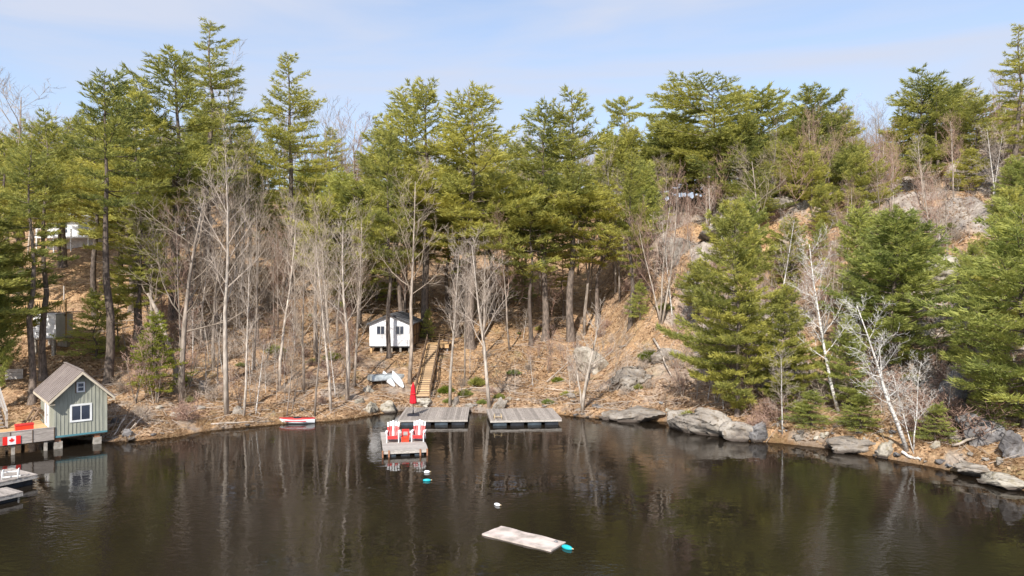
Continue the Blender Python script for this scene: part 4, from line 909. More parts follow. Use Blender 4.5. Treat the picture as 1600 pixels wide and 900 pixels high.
MB().box(-.025, .05, -.025, .06, zf, zt-.04).build('corner_board', M['board_green'], bh); MB().box(Wd-.05, Wd+.025, -.025, .06, zf, zt-.04).build('corner_board', M['board_green'], bh)
MB().box(-.03, Wd+.03, -.035, -.022, zf-.05, zf+.05).build('skirt_trim', M['teal_trim'], bh)
def window(par, x0, x1, z0, z1, y=-.0, t=.07, m='white_paint', mull=1, vert=True, frame_p=.045):
    fr = MB().box(x0, x1, y-frame_p, y, z0, z0+t).box(x0, x1, y-frame_p, y, z1-t, z1).box(x0, x0+t, y-frame_p, y, z0+t, z1-t).box(x1-t, x1, y-frame_p, y, z0+t, z1-t)
    w = fr.build('window', M[m], par); n = mull+1
    if vert:
        for i in range(n):
            a = x0+t+(x1-x0-2*t)*i/n; b_ = x0+t+(x1-x0-2*t)*(i+1)/n; MB().box(a+.012, b_-.012, y-.022, y-.004, z0+t, z1-t).build('pane', M['glass_dark'], w)
            if i: MB().box(a-.02, a+.02, y-frame_p+.006, y-.002, z0+t, z1-t).build('mullion', M[m], w)
    else:
        for i in range(n):
            a = z0+t+(z1-z0-2*t)*i/n; b_ = z0+t+(z1-z0-2*t)*(i+1)/n; MB().box(x0+t, x1-t, y-.022, y-.004, a+.012, b_-.012).build('pane', M['glass_dark'], w)
            if i: MB().box(x0+t, x1-t, y-frame_p+.006, y-.002, a-.018, a+.018).build('mullion', M[m], w)
    return w
window(bh, WX0, WX1, WZ0, WZ1, t=.1); window(bh, 1.04, 1.46, 3.08, 3.66, t=.075, vert=False)
MB().box(.98, 1.04, -.03, 0, 3.05, 3.68).build('window_casing', M['brown_wood'], bh); MB().box(1.46, 1.5, -.03, 0, 3.05, 3.68).build('window_casing', M['brown_wood'], bh)
d_ = MB().box(-.05, 0, 1.95, 3.3, .95, 2.55).build('door', M['white_paint'], bh); MB().box(-.06, -.05, 2.5, 2.62, 1.1, 2.45).build('door_glass', M['glass_dark'], d_)
MB().box(-.085, -.05, 2.1, 2.16, 1.6, 1.72).build('handle', M['grey_metal'], d_)
ov, oz = .34, .42; sl = (za-zt)/(Wd/2); yf, yb = -oz, Dp+.3
for sgn in (-1, 1):
    cx = Wd/2; ex = cx+sgn*(Wd/2+ov); ez = za-sl*(Wd/2+ov)+.06; rz_ = za+.06
    rf = MB().prism([(cx, rz_-.03), (ex, ez-.03), (ex, ez+.01), (cx, rz_+.01)] if sgn < 0 else [(ex, ez-.03), (cx, rz_-.03), (cx, rz_+.01), (ex, ez+.01)], yf, yb).build('roof', M['brown_wood'], bh)
    np_ = 13
    for k in range(np_):
        a = yf+(yb-yf)*k/np_; b_ = a+(yb-yf)/np_-.015; dx = (ex-cx); q = MB()
        q.prism([(cx, rz_+.012), (ex+sgn*.03, ez+.002), (ex+sgn*.03, ez+.022), (cx, rz_+.032)], a, b_); q.prism([(cx, rz_+.03), (ex+sgn*.03, ez+.02), (ex+sgn*.03, ez+.062), (cx, rz_+.072)], a, a+.035)
        q.build('roof_panel', M['metal_roof'], rf)
    MB().prism([(cx, rz_-.15), (ex, ez-.15), (ex, ez-.0), (cx, rz_-.0)], yf-.03, yf-.002).build('rake_board', M['cream_trim'], bh)
    MB().box(min(ex, ex+sgn*.03), max(ex, ex+sgn*.03), yf, yb, ez-.15, ez-.01).build('eave_board', M['cream_trim'], bh)
    MB().box(min(ex, ex-sgn*.30), max(ex, ex-sgn*.30), yf-.028, yf+.30, ez-.17, ez-.152).build('soffit', M['cream_trim'], bh)
MB().box(Wd/2-.07, Wd/2+.07, yf-.02, yb, za+.12, za+.15).build('ridge_cap', M['metal_roof'], bh)
for x, m1 in ((.18, 0), (2.1, 1)):
    p = MB().box(x-.2, x+.2, .05, .5, -.6, .40).build('pier', M['concrete'], bh); MB().box(x-.16, x+.12, .08, .4, .40, .58).build('brick_cap', M['brick_red'], p)
for x in (.2, 2.1): MB().box(x-.2, x+.2, 2.4, 2.8, -.6, .58).build('pier', M['concrete'], bh)
for x in (.3, 2.2): MB().box(x-.05, x+.05, 0.06, Dp-.1, .42 if 0 else .575, .582).build('joist', M['brown_wood'], bh)

dk = empty('boathouse_deck', (-25.46, 39.2, 0), BR, label='low wooden deck on posts left of the green boathouse', cat='deck')
for i in range(34):
    y_ = .02+i*.145; x0 = -6.2 if y_ < 3.2 else -3.2
    MB().box(x0, -.06, y_, y_+.135, .90, .95).build('deck_board', M['tan_wood'] if y_ > 1.2 else M['grey_plank_x'], dk)
for i in range(6):
    x1 = -.03-i*1.0; MB().box(x1-.985, x1, -.06, -.02, .56, 1.24).build('side_panel', M['brown_wood'] if 0 else M['grey_plank_x'], dk)
    MB().box(x1-.02, x1+.02, -.08, -.06, .54, 1.26).build('batten', M['dark_wood'], dk)
MB().box(-6.1, 0, -.075, .02, 1.245, 1.28).build('top_rail', M['pale_beam'], dk); MB().box(-6.1, 0, -.0, .12, .50, .60).build('beam', M['dark_wood'], dk)
for x in (-.42, -1.9, -3.5, -5.2): MB().box(x-.08, x+.08, .02, .18, -.7, .50).build('post', M['concrete'], dk)
for x in (-1.2, -3.0): MB().box(x-.08, x+.08, 2.4, 2.56, -.5, .9).build('post', M['brown_wood'], dk)

fl = empty('canadian_flag', (-25.46, 39.2, 0), BR, label='Canadian flag with red maple leaf hung on the deck side', cat='flag')
def flagpt(px, py):     # position on the deck side for a pixel of the photograph, local coordinates
    X_, Y_ = (px-800)/FPX, 1.0; ux, uy = .755, .655; # solve (ox+ux t, oy+uy t) = s (X_,1)
    ox, oy = -25.46+.655*.1, 39.2-.755*.1; t = (X_*oy-ox)/(ux-X_*uy); Y_ = oy+uy*t; return t, CAMH-(py-HY)/FPX*Y_
fx0, fz1 = flagpt(4, 676.5); fx1, fz0 = flagpt(32.5, 693); fw_ = fx1-fx0; fz1 = fz0+fw_*.56
def sheet(pts, y): return MB().prism(pts, y-.004, y)
FY = -.10
sheet([(fx0+fw_*.27, fz0), (fx0+fw_*.73, fz0), (fx0+fw_*.73, fz1), (fx0+fw_*.27, fz1)], FY).build('white_field', M['flag_white'], fl)
for a in (0, .73): sheet([(fx0+fw_*a, fz0), (fx0+fw_*(a+.27), fz0), (fx0+fw_*(a+.27), fz1), (fx0+fw_*a, fz1)], FY).build('red_band', M['flag_red'], fl)
leaf = [(0, -1), (.04, -.50), (.47, -.56), (.40, -.38), (.88, 0), (.76, .07), (.85, .36), (.57, .30), (.50, .42), (.27, .18), (.36, .70), (.19, .62), (0, 1)]
leaf = leaf+[(-x, z) for x, z in leaf[-2:0:-1]]; cxx, czz, s_ = fx0+fw_*.5, (fz0+fz1)/2, fw_*.19
mb = MB(); pts = [(cxx+x*s_*.95, czz+z*s_) for x, z in leaf]; nn = len(pts)
mb.add([(x, FY-.010, z) for x, z in pts]+[(cxx, FY-.010, czz)], [(i, (i+1) % nn, nn) for i in range(nn)]); mb.build('maple_leaf', M['flag_red'], fl)

# red bin behind the flag, driftwood rack and steps
def at_z(px, py, z): return Vector(W0(px, py, z))
g = at_z(31, 676, .95); cb = empty('cooler', (g.x, g.y+.35, .95), BR, label='red cooler box on the deck just behind the flag', cat='cooler')
MB().box(-.42, .42, -.22, .22, 0, .36).build('body', M['red_plastic'], cb); MB().box(-.44, .44, -.24, .24, .365, .43).build('lid', M['red_paint'], cb)
g = at_z(38, 668, .95); wk = empty('wooden_rack', (g.x+.2, g.y+1.4, .95), BR+.3, label='weathered wooden rack of crossed poles on the deck before the boathouse wall', cat='rack')
for a, b_ in (((-.8, 0, 0), (-.2, 0, .95)), ((.3, 0, 0), (-.35, 0, .95)), ((-.8, .6, 0), (-.2, .6, .95)), ((.3, .6, 0), (-.35, .6, .95)), ((-.27, -.1, .85), (-.27, .75, .85)), ((-.3, .3, .9), (1.2, .3, .1)), ((-.1, -.05, .7), (1.3, -.1, 0))):
    MB().bar(a, b_, .09).build('pole', M['brown_wood'], wk)
st = empty('deck_stairs', (-29.0, 40.3, .9), math.radians(45), label='grey wooden stairs with handrail climbing from the deck at the left edge', cat='stairs')
for i in range(11):
    MB().box(-1.4, 0, i*.34, i*.34+.30, .17*(i+1)-.04, .17*(i+1)).build('tread', M['grey_plank_x'], st)
for x in (-1.43, .02): MB().bar((x, -.1, 0), (x, 3.9, 1.95), .05, .24).build('stringer', M['dark_wood'], st)
for y_, z_ in ((0, 0), (1.9, .95), (3.7, 1.85)): MB().bar((.06, y_, z_-.6), (.06, y_, z_+1.05), .11).build('rail_post', M['pale_beam'], st)
MB().bar((.06, -.1, 1.0), (.06, 3.8, 2.95), .07, .14).build('handrail', M['pale_beam'], st); MB().bar((.06, -.1, .55), (.06, 3.8, 2.5), .05, .10).build('handrail', M['pale_beam'], st)
g = G(22, 593); pb = empty('planter_box', g, .2, label='weathered pale plank box on the bank above the deck stairs', cat='box')
for k in range(3): MB().box(-.6, .6, -.03, .03, .02+k*.26, .26+k*.26).build('plank', M['pale_beam'], pb)
MB().box(-.6, .6, .05, .6, -.2, .74).build('body', M['brown_wood'], pb)

# ------------------------------------------------------------ docks, raft and what is on them
def dock(name, corners, nb, mplank, label, cat, zt_=.42, fl_n=4, along='y', side_m='pale_beam', th=.05):
    (ax, ay), (bx, by), (cx, cy) = corners   # front-left, front-right, back-left
    ang = math.atan2(by-ay, bx-ax); w = math.hypot(bx-ax, by-ay); d = math.hypot(cx-ax, cy-ay); r = empty(name, (ax, ay, 0), ang, label=label, cat=cat)
    n = nb; L_ = w if along == 'y' else d; pw = L_/n
    for i in range(n):
        e = rnd(-.012, .012)
        if along == 'y': MB().box(i*pw+.007, (i+1)*pw-.007, e, d+rnd(-.012, .012), zt_-th+rnd(-.004, .004), zt_+rnd(-.004, .004)).build('plank', M[mplank], r)
        else: MB().box(e, w+rnd(-.012, .012), i*pw+.007, (i+1)*pw-.007, zt_-th+rnd(-.004, .004), zt_+rnd(-.004, .004)).build('plank', M[mplank], r)
    z1 = zt_-th-.006; z0 = z1-.13
    MB().box(.01, w-.01, .01, .06, z0, z1).build('edge_beam', M[side_m], r); MB().box(.01, w-.01, d-.06, d-.01, z0, z1).build('edge_beam', M[side_m], r)
    MB().box(.01, .06, .065, d-.065, z0, z1).build('edge_beam', M[side_m], r); MB().box(w-.06, w-.01, .065, d-.065, z0, z1).build('edge_beam', M[side_m], r)
    for i in range(fl_n):
        a = .08+(w-.16)*i/fl_n; MB().box(a+.12, a+(w-.16)/fl_n-.14, .10, d-.12, -.12, z0-.004).build('float', M['dark_float' if i % 2 else 'blue_float'], r)
    return r, w, d
random.seed(3)
dl, wl, dl_d = dock('floating_dock', ((-7.46, 46.0), (-2.9, 46.15), (-7.62, 50.6)), 33, 'grey_plank', 'left grey plank dock at the shore with the red umbrella on it', 'dock', fl_n=4)
dr, wr_, dr_d = dock('floating_dock', ((-1.42, 45.8), (3.28, 46.25), (-1.85, 50.0)), 33, 'grey_plank', 'right grey plank dock at the shore, empty but for a small ladder', 'dock', fl_n=4)
rf_, rw, rd = dock('raft', ((-6.85, 37.4), (-4.52, 37.9), (-7.95, 42.3)), 30, 'raft_top', 'square floating raft carrying two red and white chairs', 'raft', zt_=.34, fl_n=3, along='x')
for px, py in ((598, 707), (608, 707), (657, 704), (668, 704)):
    g = at_z(px, py, .30); loc = Matrix.Rotation(-rf_.rotation_euler.z, 3, 'Z') @ (g-Vector((rf_.location.x, rf_.location.y, 0)))
    MB().box(loc.x-.04, loc.x+.04, -.06, -.0, .0, .36).build('bracket', M['brick_red'], rf_)
# dock ladder
g = at_z(778, 655, .42); ld = empty('dock_ladder', (g.x, g.y, .42), .1, label='small tan ladder arching over the front edge of the right dock', cat='ladder')
ld.scale = (.8, .8, .8)
for x in (-.32, .32): MB().tube([(x, .55, 0), (x*.9, .45, .3), (x*.75, .1, .42), (x*.9, -.12, .26), (x, -.18, .02)], .03, 7).build('rail', M['rope'], ld, True)
MB().bar((-.31, -.13, .22), (.31, -.13, .22), .04).build('rung', M['rope'], ld)
MB().bar((-.3, .12, .40), (.3, .12, .40), .035).build('rung', M['black_plastic'], ld); MB().bar((-.3, .5, .02), (.3, .5, .02), .06).build('foot_plate', M['dark_wood'], ld)

um = empty('patio_umbrella', (-6.66, 47.45, .42), .15, label='closed red patio umbrella on a dark square base on the left dock', cat='umbrella')
um.scale = (.94, .94, .94)
MB().box(-.42, .42, -.36, .36, .004, .07).box(-.30, .30, -.25, .25, .07, .12).build('base', M['black_plastic'], um)
MB().lathe([(.045, .12), (.045, .36), (.026, .38), (.024, 2.05), (.02, 2.3)], 10).build('pole', M['black_plastic'], um, True)
mb = MB(); nseg = 24; prof = [(.05, 2.26), (.10, 2.14), (.15, 1.9), (.18, 1.6), (.22, 1.25), (.25, .98), (.27, .86), (.22, .84)]
b0 = 0
for r0_, z_ in prof:
    for k in range(nseg):
        a = 6.2832*k/nseg; q = .8*r0_*(1+.28*math.cos(a*8)+.06*math.sin(a*3+z_*3)); mb.v.append((q*math.cos(a), q*math.sin(a), z_+.03*math.cos(a*8)*(z_ < 1)))
for i in range(len(prof)-1):
    for k in range(nseg): k2 = (k+1) % nseg; mb.f.append((i*nseg+k, i*nseg+k2, (i+1)*nseg+k2, (i+1)*nseg+k))
mb.build('canopy', M['red_cloth'], um, True); MB().lathe([(.03, 2.26), (.045, 2.30), (.01, 2.38)], 8).build('finial', M['red_cloth'], um)
MB().lathe([(.20, 1.52), (.215, 1.53), (.215, 1.58), (.20, 1.59)], 14).build('strap', M['red_paint'], um)

def adirondack(par_loc, rz, label):
    r = empty('adirondack_chair', par_loc, rz, label=label, cat='chair', group='red and white chairs on the raft')
    cols = ['red_paint', 'white_paint', 'red_paint', 'white_paint', 'red_paint']   # seat faces -y
    for i in range(5):
        x = -.26+i*.13; h = 1.0+.05*(2-abs(i-2)); c = ['white_paint', 'red_paint', 'white_paint', 'red_paint', 'white_paint'][i]
        a = Vector((x, .12, .30)); b_ = Vector((x*1.15, .46, h)); m_ = a.lerp(b_, .66)
        MB().bar(a, m_, .10, .025).build('back_slat', M['red_paint' if i in (1, 2, 3) and i != 2 else 'red_paint' if i in (0, 4) else 'white_paint'], r)
        MB().bar(m_+(b_-m_)*.01, b_, .10, .026).build('back_slat', M['white_paint'], r)
    for i in range(6): MB().bar((-.28, -.36+i*.10, .36-i*.022), (.28, -.36+i*.10, .36-i*.022), .085, .024).build('seat_slat', M['red_paint'], r)
    MB().bar((-.28, -.42, .28), (.28, -.42, .28), .03, .14).build('front_apron', M['red_paint'], r)
    for s in (-1, 1):
        MB().bar((s*.36, -.44, .56), (s*.34, .34, .56), .14, .03).build('armrest', M['white_paint'], r)
        MB().bar((s*.33, -.36, 0), (s*.33, -.36, .545), .05, .09).build('leg', M['white_paint'], r); MB().bar((s*.31, -.36, .32), (s*.31, .62, .03), .04, .12).build('leg', M['white_paint'], r)
        MB().bar((s*.33, .22, .10), (s*.34, .30, .545), .04, .07).build('arm_support', M['white_paint'], r)
    MB().bar((-.34, .30, .50), (.34, .30, .50), .03, .06).build('back_brace', M['white_paint'], r)
    return r
adirondack((-6.72, 39.75, .345), .12, 'left red and white slatted chair on the raft')
adirondack((-5.30, 39.95, .345), -.02, 'right red and white slatted chair on the raft')
tb = empty('child_chair', (-6.02, 39.75, .345), .1, label='small bright red plastic chair between the two slatted chairs', cat='chair')
MB().box(-.22, .22, -.26, .18, .20, .27).build('seat', M['red_plastic'], tb); MB().box(-.19, .19, -.22, -.18, .02, .20).build('front_panel', M['red_plastic'], tb)
for x in (-.2, .14): MB().box(x, x+.06, -.24, -.18, 0, .199).build('leg', M['red_plastic'], tb); MB().box(x, x+.06, .12, .18, 0, .199).build('leg', M['red_plastic'], tb)
MB().box(-.2, -.12, .12, .18, .27, .66).box(.12, .2, .12, .18, .27, .66).box(-.12, .12, .12, .18, .52, .66).build('backrest', M['red_paint'], tb)
for s in (-1, 1): MB().bar((s*.24, -.24, .40), (s*.24, .15, .42), .05, .04).build('armrest', M['red_plastic'], tb)

# left lower floating docks
u_ = Vector((-.50, -.866)); v_ = Vector((-.866, .5))
def ldock(C, L_, W_, z_, label, nb):
    C = Vector(C); A_ = C+u_*L_+v_*W_; # local x runs from far-left-front to front-right
    fl_ = C+u_*L_+v_*W_; fr_ = C+u_*L_; bl_ = C+v_*W_
    return dock('floating_dock', ((fl_.x, fl_.y), (fr_.x, fr_.y), (bl_.x, bl_.y)), nb, 'grey_plank_x', label, 'dock', zt_=z_, fl_n=2, along='x')
ldock((-21.75, 32.3), 5.2, 2.3, .46, 'grey floating dock at the left edge with white ladder rails', 34)
ldock((-20.75, 29.9), 3.0, 1.4, .36, 'smaller floating dock nearest the viewer at the left edge', 20)
g = at_z(17, 747, .46); lr = empty('swim_ladder', (g.x, g.y, .46), .5, label='pair of white arched ladder rails on the left edge dock', cat='ladder')
for x in (-.3, .28): MB().tube([(x, .2, 0), (x, .2, .25), (x+.02, .12, .38), (x+.02, -.06, .40), (x, -.2, .3), (x, -.22, 0)], .028, 7).build('rail', M['white_paint'], lr, True)
for z_ in (.2,): MB().bar((-.3, .2, z_+.05), (.28, .2, z_+.05), .045).build('rung', M['white_paint'], lr)
MB().bar((-.34, .2, .02), (.34, .2, .02), .06).build('foot_plate', M['white_paint'], lr)

# ------------------------------------------------------------ boats and floats
def hull(L_, W_, H_, deck=True, n=16, m=8, pw=.8, rocker=.12, belly=.7):
    mb = MB(); 
    for i in range(n+1):
        t = i/n*2-1; w = W_/2*(1-abs(t)**(2/pw*1.1))+.012; rk_ = rocker*H_*t*t*1.6
        for k in range(m+1):
            a = math.pi*k/m; mb.v.append((t*L_/2, -w*math.cos(a), rk_+H_*(1-math.sin(a)**belly)*(1 if True else 0)))
    for i in range(n):
        for k in range(m): a = i*(m+1)+k; mb.f.append((a, a+1, a+m+2, a+m+1))
    if deck:
        for i in range(n): a = i*(m+1); b_ = a+m; mb.f.append((b_, a, a+m+1, b_+m+1))
    return mb
g0, g1 = at_z(437, 661, .0), at_z(492, 660, .05); mid_ = (g0+g1)/2; ang = math.atan2(g1.y-g0.y, g1.x-g0.x)
cn = empty('canoe', (mid_.x, mid_.y, -.05), ang, label='small red and white boat floating at the shore left of the docks', cat='boat')
LL = (g1-g0).length; hull(LL, .75, .34, False).build('hull', M['hull_white'], cn, True)
dd = hull(LL*1.01, .80, .10, True); dd.v = [(x, y, z+.30) for x, y, z in dd.v]; dd.build('deck', M['red_paint'], cn, True)
MB().lathe([(.26, .405), (.28, .42), (.22, .44), (.18, .41)], 14).build('cockpit_rim', M['black_plastic'], cn)
MB().box(-LL*.3, LL*.3, -.385, -.372, .22, .27).build('stripe', M['red_paint'], cn)
def kayak(p0, p1, label):
    a = G(*p0)+Vector((0, -.1, .38)); b_ = G(*p1)+Vector((0, 0, .02)); d = b_-a; r = empty('kayak', (a+b_)/2, 0, label=label, cat='kayak', group='two white kayaks on the bank')
    x = d.normalized(); yv = Vector((0, 0, 1)).cross(x).normalized(); zv = x.cross(yv); mx_ = Matrix((x, yv, zv)).transposed().to_4x4(); r.rotation_euler = mx_.to_euler()
    h = hull(d.length, .62, .26, True, 18, 8, .95, .05); h.v = [(p[0], -p[1], .26-p[2]) for p in h.v]; h.build('hull', M['hull_white'], r, True)
    MB().box(-d.length*.4, d.length*.4, -.012, .012, .262, .285).build('keel', M['white_paint'], r)
kayak((598, 590), (616, 606), 'left white kayak overturned on the bank'); kayak((613, 590), (630, 608), 'right white kayak overturned on the bank')
a, b_ = G(577, 600), G(630, 590); d = b_-a; rb = empty('rowboat', (a+b_)/2+Vector((0, .2, .05)), math.atan2(d.y, d.x), label='overturned silver rowboat under the two white kayaks', cat='boat')
LL = d.length
mb = MB(); sec = []
for i in range(13):
    t = i/12; w = .62*(1 if t < .6 else 1-(t-.6)**2*4.6); x = (t-.5)*LL; h = .42-.10*max(0, t-.6)/.4
    mb.v += [(x, -w, .02), (x, -w*.98, .14), (x, -w*.72, h), (x, 0, h+.03), (x, w*.72, h), (x, w*.98, .14), (x, w, .02)]
for i in range(12):
    for k in range(6): q = i*7+k; mb.f.append((q, q+7, q+8, q+1))
mb.f.append(tuple(range(7))); mb.f.append(tuple(range(90, 83, -1))); mb.build('hull', M['alu_boat'], rb)
for y_ in (-.22, 0, .22): MB().bar((-LL*.48, y_, .475-abs(y_)*.1), (LL*.30, y_, .475-abs(y_)*.1), .03).build('keel_strip', M['grey_metal'], rb)
MB().bar((-LL*.5, -.63, .03), (LL*.1, -.63, .03), .05).build('gunwale', M['grey_metal'], rb)

P4 = [at_z(753, 834, .05), at_z(861, 860, .05), at_z(884, 846, .05), at_z(783, 821, .05)]
mt = MB(); c0 = sum(P4, Vector())/4
ns = 14; top = []
def bil(u, v): return P4[0].lerp(P4[1], u).lerp(P4[3].lerp(P4[2], u), v)
for j in range(7):
    for i in range(ns+1):
        p = bil(i/ns, j/6); mt.v.append((p.x-c0.x, p.y-c0.y, .045+.012*math.sin(i*.9+j)+.01*math.cos(j*1.7)))
for j in range(6):
    for i in range(ns): q = j*(ns+1)+i; mt.f.append((q, q+1, q+ns+2, q+ns+1))
nv = len(mt.v); mt.v += [(x, y, -.02) for x, y, z in mt.v]
ring = [i for i in range(ns+1)]+[(j+1)*(ns+1)-1 for j in range(1, 7)]+[6*(ns+1)+i for i in range(ns-1, -1, -1)]+[j*(ns+1) for j in range(5, 0, -1)]
for a_, b2 in zip(ring, ring[1:]+ring[:1]): mt.f.append((b2, a_, a_+nv, b2+nv))
fm = empty('foam_mat', (c0.x, c0.y, 0), 0, label='pale rectangular foam swim mat floating alone in the middle of the water', cat='swim mat')
mt.build('mat', M['foam_mat'], fm); p = P4[2]-c0; MB().lathe([(.05, .05), (.07, .07), (.05, .09)], 8, (p.x-.35, p.y-.05)).build('grommet', M['grey_metal'], fm)
def buoy(px, py, L_, r, m, label, rz, name='buoy'):
    g = at_z(px, py, .05); mb = MB(); pts = [(-L_/2+L_*i/8, 0, .04) for i in range(9)]; rr = [max(.015, r*math.sin(math.pi*(i+.6)/9.2)**.5) for i in range(9)]
    mb.tube(pts, rr, 10); o = empty(name, (g.x, g.y, 0), rz, label=label, cat='buoy'); mb.build('body', M[m], o, True); MB().tube([(L_/2-.02, 0, .05), (L_/2+.06, 0, .05)], .022, 6).build('rope_eye', M['rope'], o)
buoy(886, 855, .42, .09, 'teal_plastic', 'teal float tied to the right corner of the foam mat', -.7, 'float')
buoy(667, 737, .28, .08, 'hull_white', 'white float right of the raft front', .1); buoy(667, 750, .36, .07, 'teal_plastic', 'teal float below the white float right of the raft', .05)
buoy(777, 788, .28, .07, 'hull_white', 'white buoy floating above the foam mat', -.6)

# ------------------------------------------------------------ white cabin and its stairs
wc = empty('cabin', (0, 0, 0), 0, label='small white cabin on piers with grey shingle roof on the slope', cat='cabin')
wc.location = (-12.55, 62, 3.87); CW, CD, cz1, cza = 3.65, 6.6, 1.98, 2.78
gp = [(0, 0), (CW, 0), (CW, cz1), (CW/2, cza), (0, cz1)]
MB().prism(gp, 0, .1).build('wall', M['white_siding'], wc); MB().prism(gp, CD-.1, CD).build('wall', M['white_siding'], wc)
MB().box(0, .1, .1, CD-.1, 0, cz1).build('wall', M['white_siding'], wc); MB().box(CW-.1, CW, .1, CD-.1, 0, cz1).build('wall', M['tan_wood'], wc, label='tan boarded side wall')
for i in range(1, 10):
    z_ = i*.27
    if z_ < cz1: MB().prism([(0, z_-.25), (CW, z_-.25), (CW, z_-.01), (0, z_-.01)], -.012, -.002).box(.0, CW, -.024, -.0125, z_-.255, z_-.225).build('siding_joint', M['white_siding'], wc)
window(wc, .62, 1.36, 1.03, 1.80, -.026, .04, 'white_paint'); window(wc, 2.31, 3.05, 1.03, 1.80, -.026, .04, 'white_paint')
MB().box(.05, CW-.05, .02, CD-.02, -.10, -.004).build('floor', M['frame_dark'], wc)
for x in (.12, 1.0, 1.9, 2.7, 3.5):
    for y_ in (.2, 3.2): 
        zz = hz(-12.55+x, 62+y_)-3.87; MB().box(x-.09, x+.09, y_-.09, y_+.09, zz-.3, -.10).build('pier', M['tan_wood'] if x < .5 else M['concrete'], wc)
s2 = (cza-cz1)/(CW/2); oe = .22
for sgn in (-1, 1):
    cx = CW/2; ex = cx+sgn*(CW/2+oe); ez = cza-s2*(CW/2+oe)
    r = MB().prism([(cx, cza+.02), (ex, ez+.02), (ex, ez+.10), (cx, cza+.10)], -.22, CD+.2).build('roof', M['shingle'], wc)
    for k in range(10):
        a = k/10; b2 = (k+1)/10; xa, xb = cx+(ex-cx)*a, cx+(ex-cx)*b2; za_, zb_ = cza+(ez-cza)*a, cza+(ez-cza)*b2
        MB().prism([(xa, za_+.105), (xb+sgn*.02, zb_+.105), (xb+sgn*.02, zb_+.125), (xa, za_+.112)], -.24, CD+.22).build('shingle_row', M['shingle'], r)
    MB().prism([(cx, cza-.06), (ex, ez-.06), (ex, ez+.018), (cx, cza+.018)], -.215, -.19).build('rake_board', M['frame_dark'], wc)
for i in range(7): MB().box(CW+.02, CW+.09, .1+i*1.05, .18+i*1.05, -.1, cz1-.12).build('porch_post', M['dark_wood'], wc)
MB().box(CW+.03, CW+.08, .2, CD, .82, .88).build('porch_rail', M['dark_wood'], wc)
pd = empty('cabin_deck', (-8.72, 64.3, 3.84), 0, label='orange tan wooden deck between the white cabin and the stairs', cat='deck')
for i in range(22): MB().box(0, 2.95, i*.14, i*.14+.13, -.05, 0).build('deck_board', M['tan_wood'], pd)
MB().box(0, 1.05, -.05, -.01, -.32, .01).build('fascia', M['tan_wood'], pd); MB().box(2.05, 2.95, -.05, -.01, -.32, .01).build('fascia', M['tan_wood'], pd)
for x in (.3, 2.2, 2.8): MB().box(x-.06, x+.06, .1, .22, -2.0, -.055).build('post', M['grey_metal'] if x > 2 else M['tan_wood'], pd)
for x in (2.08, 2.9): MB().box(x-.05, x+.05, .02, .12, .003, 1.0).build('rail_post', M['dark_wood'], pd)
MB().box(2.05, 2.95, .03, .1, .86, .94).build('handrail', M['dark_wood'], pd); MB().box(2.05, 2.95, .045, .085, .45, .52).build('handrail', M['dark_wood'], pd)
sb, stp = Vector((-6.80, 53.6, 0)), Vector((-7.15, 64.2, 3.84)); sb.z = hz(sb.x, sb.y)+.12
cs = empty('cabin_stairs', sb, math.atan2(stp.y-sb.y, stp.x-sb.x)-math.pi/2, label='long new wooden stairs with dark rails running up to the white cabin', cat='stairs')
Ls = math.hypot(stp.x-sb.x, stp.y-sb.y); Hs = stp.z-sb.z; nt_ = 26
for i in range(nt_):
    a = i/nt_*Ls; z_ = (i+1)/nt_*Hs; MB().box(-.48, .48, a, a+Ls/nt_-.02, z_-.05, z_).build('tread', M['new_wood'], cs)
    MB().box(-.46, .46, a+.01, a+.03, z_-Hs/nt_-.04, z_-.055).build('riser', M['brown_wood'], cs)
for s in (-1, 1):
    MB().bar((s*.51, 0, 0), (s*.51, Ls, Hs), .05, .30).build('stringer', M['tan_wood'], cs)
    for k in range(7): a = Ls*k/6; z_ = Hs*k/6; MB().bar((s*.56, a, z_-.8), (s*.56, a, z_+.92), .09).build('rail_post', M['dark_wood'], cs)
    MB().bar((s*.56, 0, .90), (s*.56, Ls, Hs+.90), .05, .11).build('handrail', M['brown_wood'], cs); MB().bar((s*.56, 0, .5), (s*.56, Ls, Hs+.5), .04, .09).build('handrail', M['dark_wood'], cs)
us = empty('upper_steps', (-7.18, 67.4, 3.85), 0, label='short flight of tan steps climbing behind the cabin deck', cat='stairs')
for i in range(6): MB().box(-.5, .5, i*.4, i*.4+.42, .15*(i+1)-.05, .15*(i+1)).build('tread', M['tan_wood'], us)
for s in (-1, 1): MB().bar((s*.53, 0, .05), (s*.53, 2.5, .95), .05, .25).build('stringer', M['tan_wood'], us)

# ------------------------------------------------------------ small shed and deck at left, house on the hill
hs = empty('hill_shed', (-39.45, 58, 4.9), 0, label='small white and grey shed on posts on the slope above the boathouse', cat='shed')
MB().box(0, 1.85, 0, .08, 0, 1.72).build('wall', M['white_siding'], hs); MB().box(1.77, 1.85, .08, 2.2, 0, 1.92).build('wall', M['grey_siding'], hs, label='grey side wall')
MB().box(0, .08, .08, 2.2, 0, 1.92).build('wall', M['grey_siding'], hs); MB().box(0, 1.85, 2.2, 2.28, 0, 1.92).build('wall', M['grey_siding'], hs)
MB().box(-.03, 1.88, -.05, .0, 1.72, 1.95).build('top_trim', M['white_paint'], hs); MB().box(-.05, 1.9, -.04, 2.3, -.16, -.004).build('floor_frame', M['concrete'], hs)
MB().box(-.02, 1.87, -.02, 2.3, 1.955, 2.0).build('roof', M['grey_siding'], hs)
for x in (.1, 1.6):
    for y_ in (.15, 2.0): MB().box(x-.12, x+.12, y_-.12, y_+.12, hz(-39.45+x, 58+y_)-5.2, -.165).build('post', M['concrete'], hs)
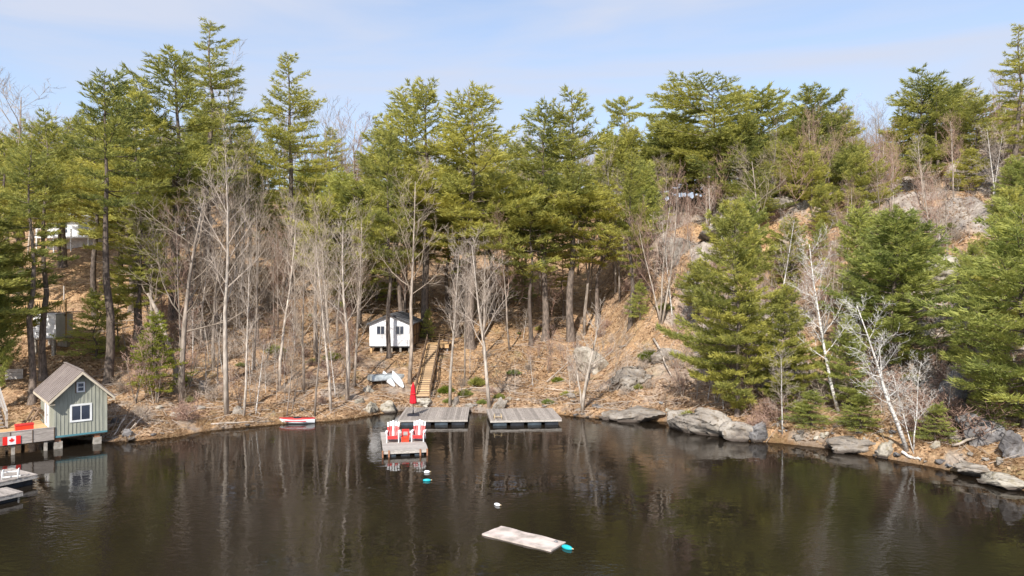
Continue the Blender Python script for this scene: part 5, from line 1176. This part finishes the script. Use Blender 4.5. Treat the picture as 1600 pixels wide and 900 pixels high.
hd = empty('raised_deck', (-42.1, 59.2, 6.98), 0, label='wooden deck with upright balusters behind and above the small white shed', cat='deck')
for i in range(18): MB().box(0, 4.6, i*.145, i*.145+.135, -.05, 0).build('deck_board', M['brown_wood'], hd)
MB().box(0, 4.6, -.05, -.01, -.32, .01).build('fascia', M['dark_wood'], hd)
for i in range(23): MB().box(.05+i*.2, .135+i*.2, .0, .04, .003, .90).build('baluster', M['tan_wood'], hd)
MB().box(0, 4.6, -.03, .10, .905, 1.0).build('top_rail', M['tan_wood'], hd)
for x in (.05, 1.5, 3.0, 4.52): MB().box(x-.06, x+.06, .045, .15, -2.0, 1.0).build('post', M['tan_wood'], hd)
g = G(100, 540); MB().box(-.4, .4, -.25, .25, -.1, .42).build('concrete_block', M['concrete'], None, label='single concrete block on the ground right of the small white shed', cat='block').location = g
g = G(100, 470); MB().box(-.05, .05, -.05, .05, -.3, 1.5).build('marker_post', M['pale_beam'], None, label='thin pale post standing on the slope behind the railed deck', cat='post').location = g

hh = empty('hill_house', (-57.5, 87, 13.6), 0, label='long white house on the hilltop half hidden by pines at left', cat='house'); hh.location.z = hz(-48, 87)-.6
MB().box(0, 17, 0, 8, 0, 1.5).build('foundation', M['grey_siding'], hh); MB().box(0, 17, .1, 8, 1.5, 4.0).build('wall', M['white_siding'], hh)
MB().box(-.4, 17.4, -1.6, -.02, 1.35, 1.55).build('deck', M['white_paint'], hh)
for k in range(9): MB().box(-.3+k*2.1, -.18+k*2.1, -1.58, -1.46, -1.2, 2.5).build('post', M['white_paint'], hh)
MB().box(-.4, 17.4, -1.56, -1.48, 2.42, 2.5).build('rail', M['white_paint'], hh)
for k in range(6): window(hh, 1.2+k*2.6, 2.6+k*2.6, 2.0, 3.5, .1, .1)
rfh = MB().add([(-.6, -.6, 3.9), (17.6, -.6, 3.9), (17.6, 8.6, 3.9), (-.6, 8.6, 3.9), (-.6, 4, 5.9), (17.6, 4, 5.9)], [(0, 1, 5, 4), (2, 3, 4, 5), (0, 4, 3), (1, 2, 5), (3, 2, 1, 0)]).build('roof', M['grey_siding'], hh)
MB().box(-.62, 17.62, -.66, -.6, 3.78, 4.0).build('gutter', M['white_paint'], hh)

if __name__ == '__main__':
    print('TRIS', sum(len(m.loops)-2*len(m.polygons) for m in bpy.data.meshes), 'OBJ', len(bpy.data.objects))
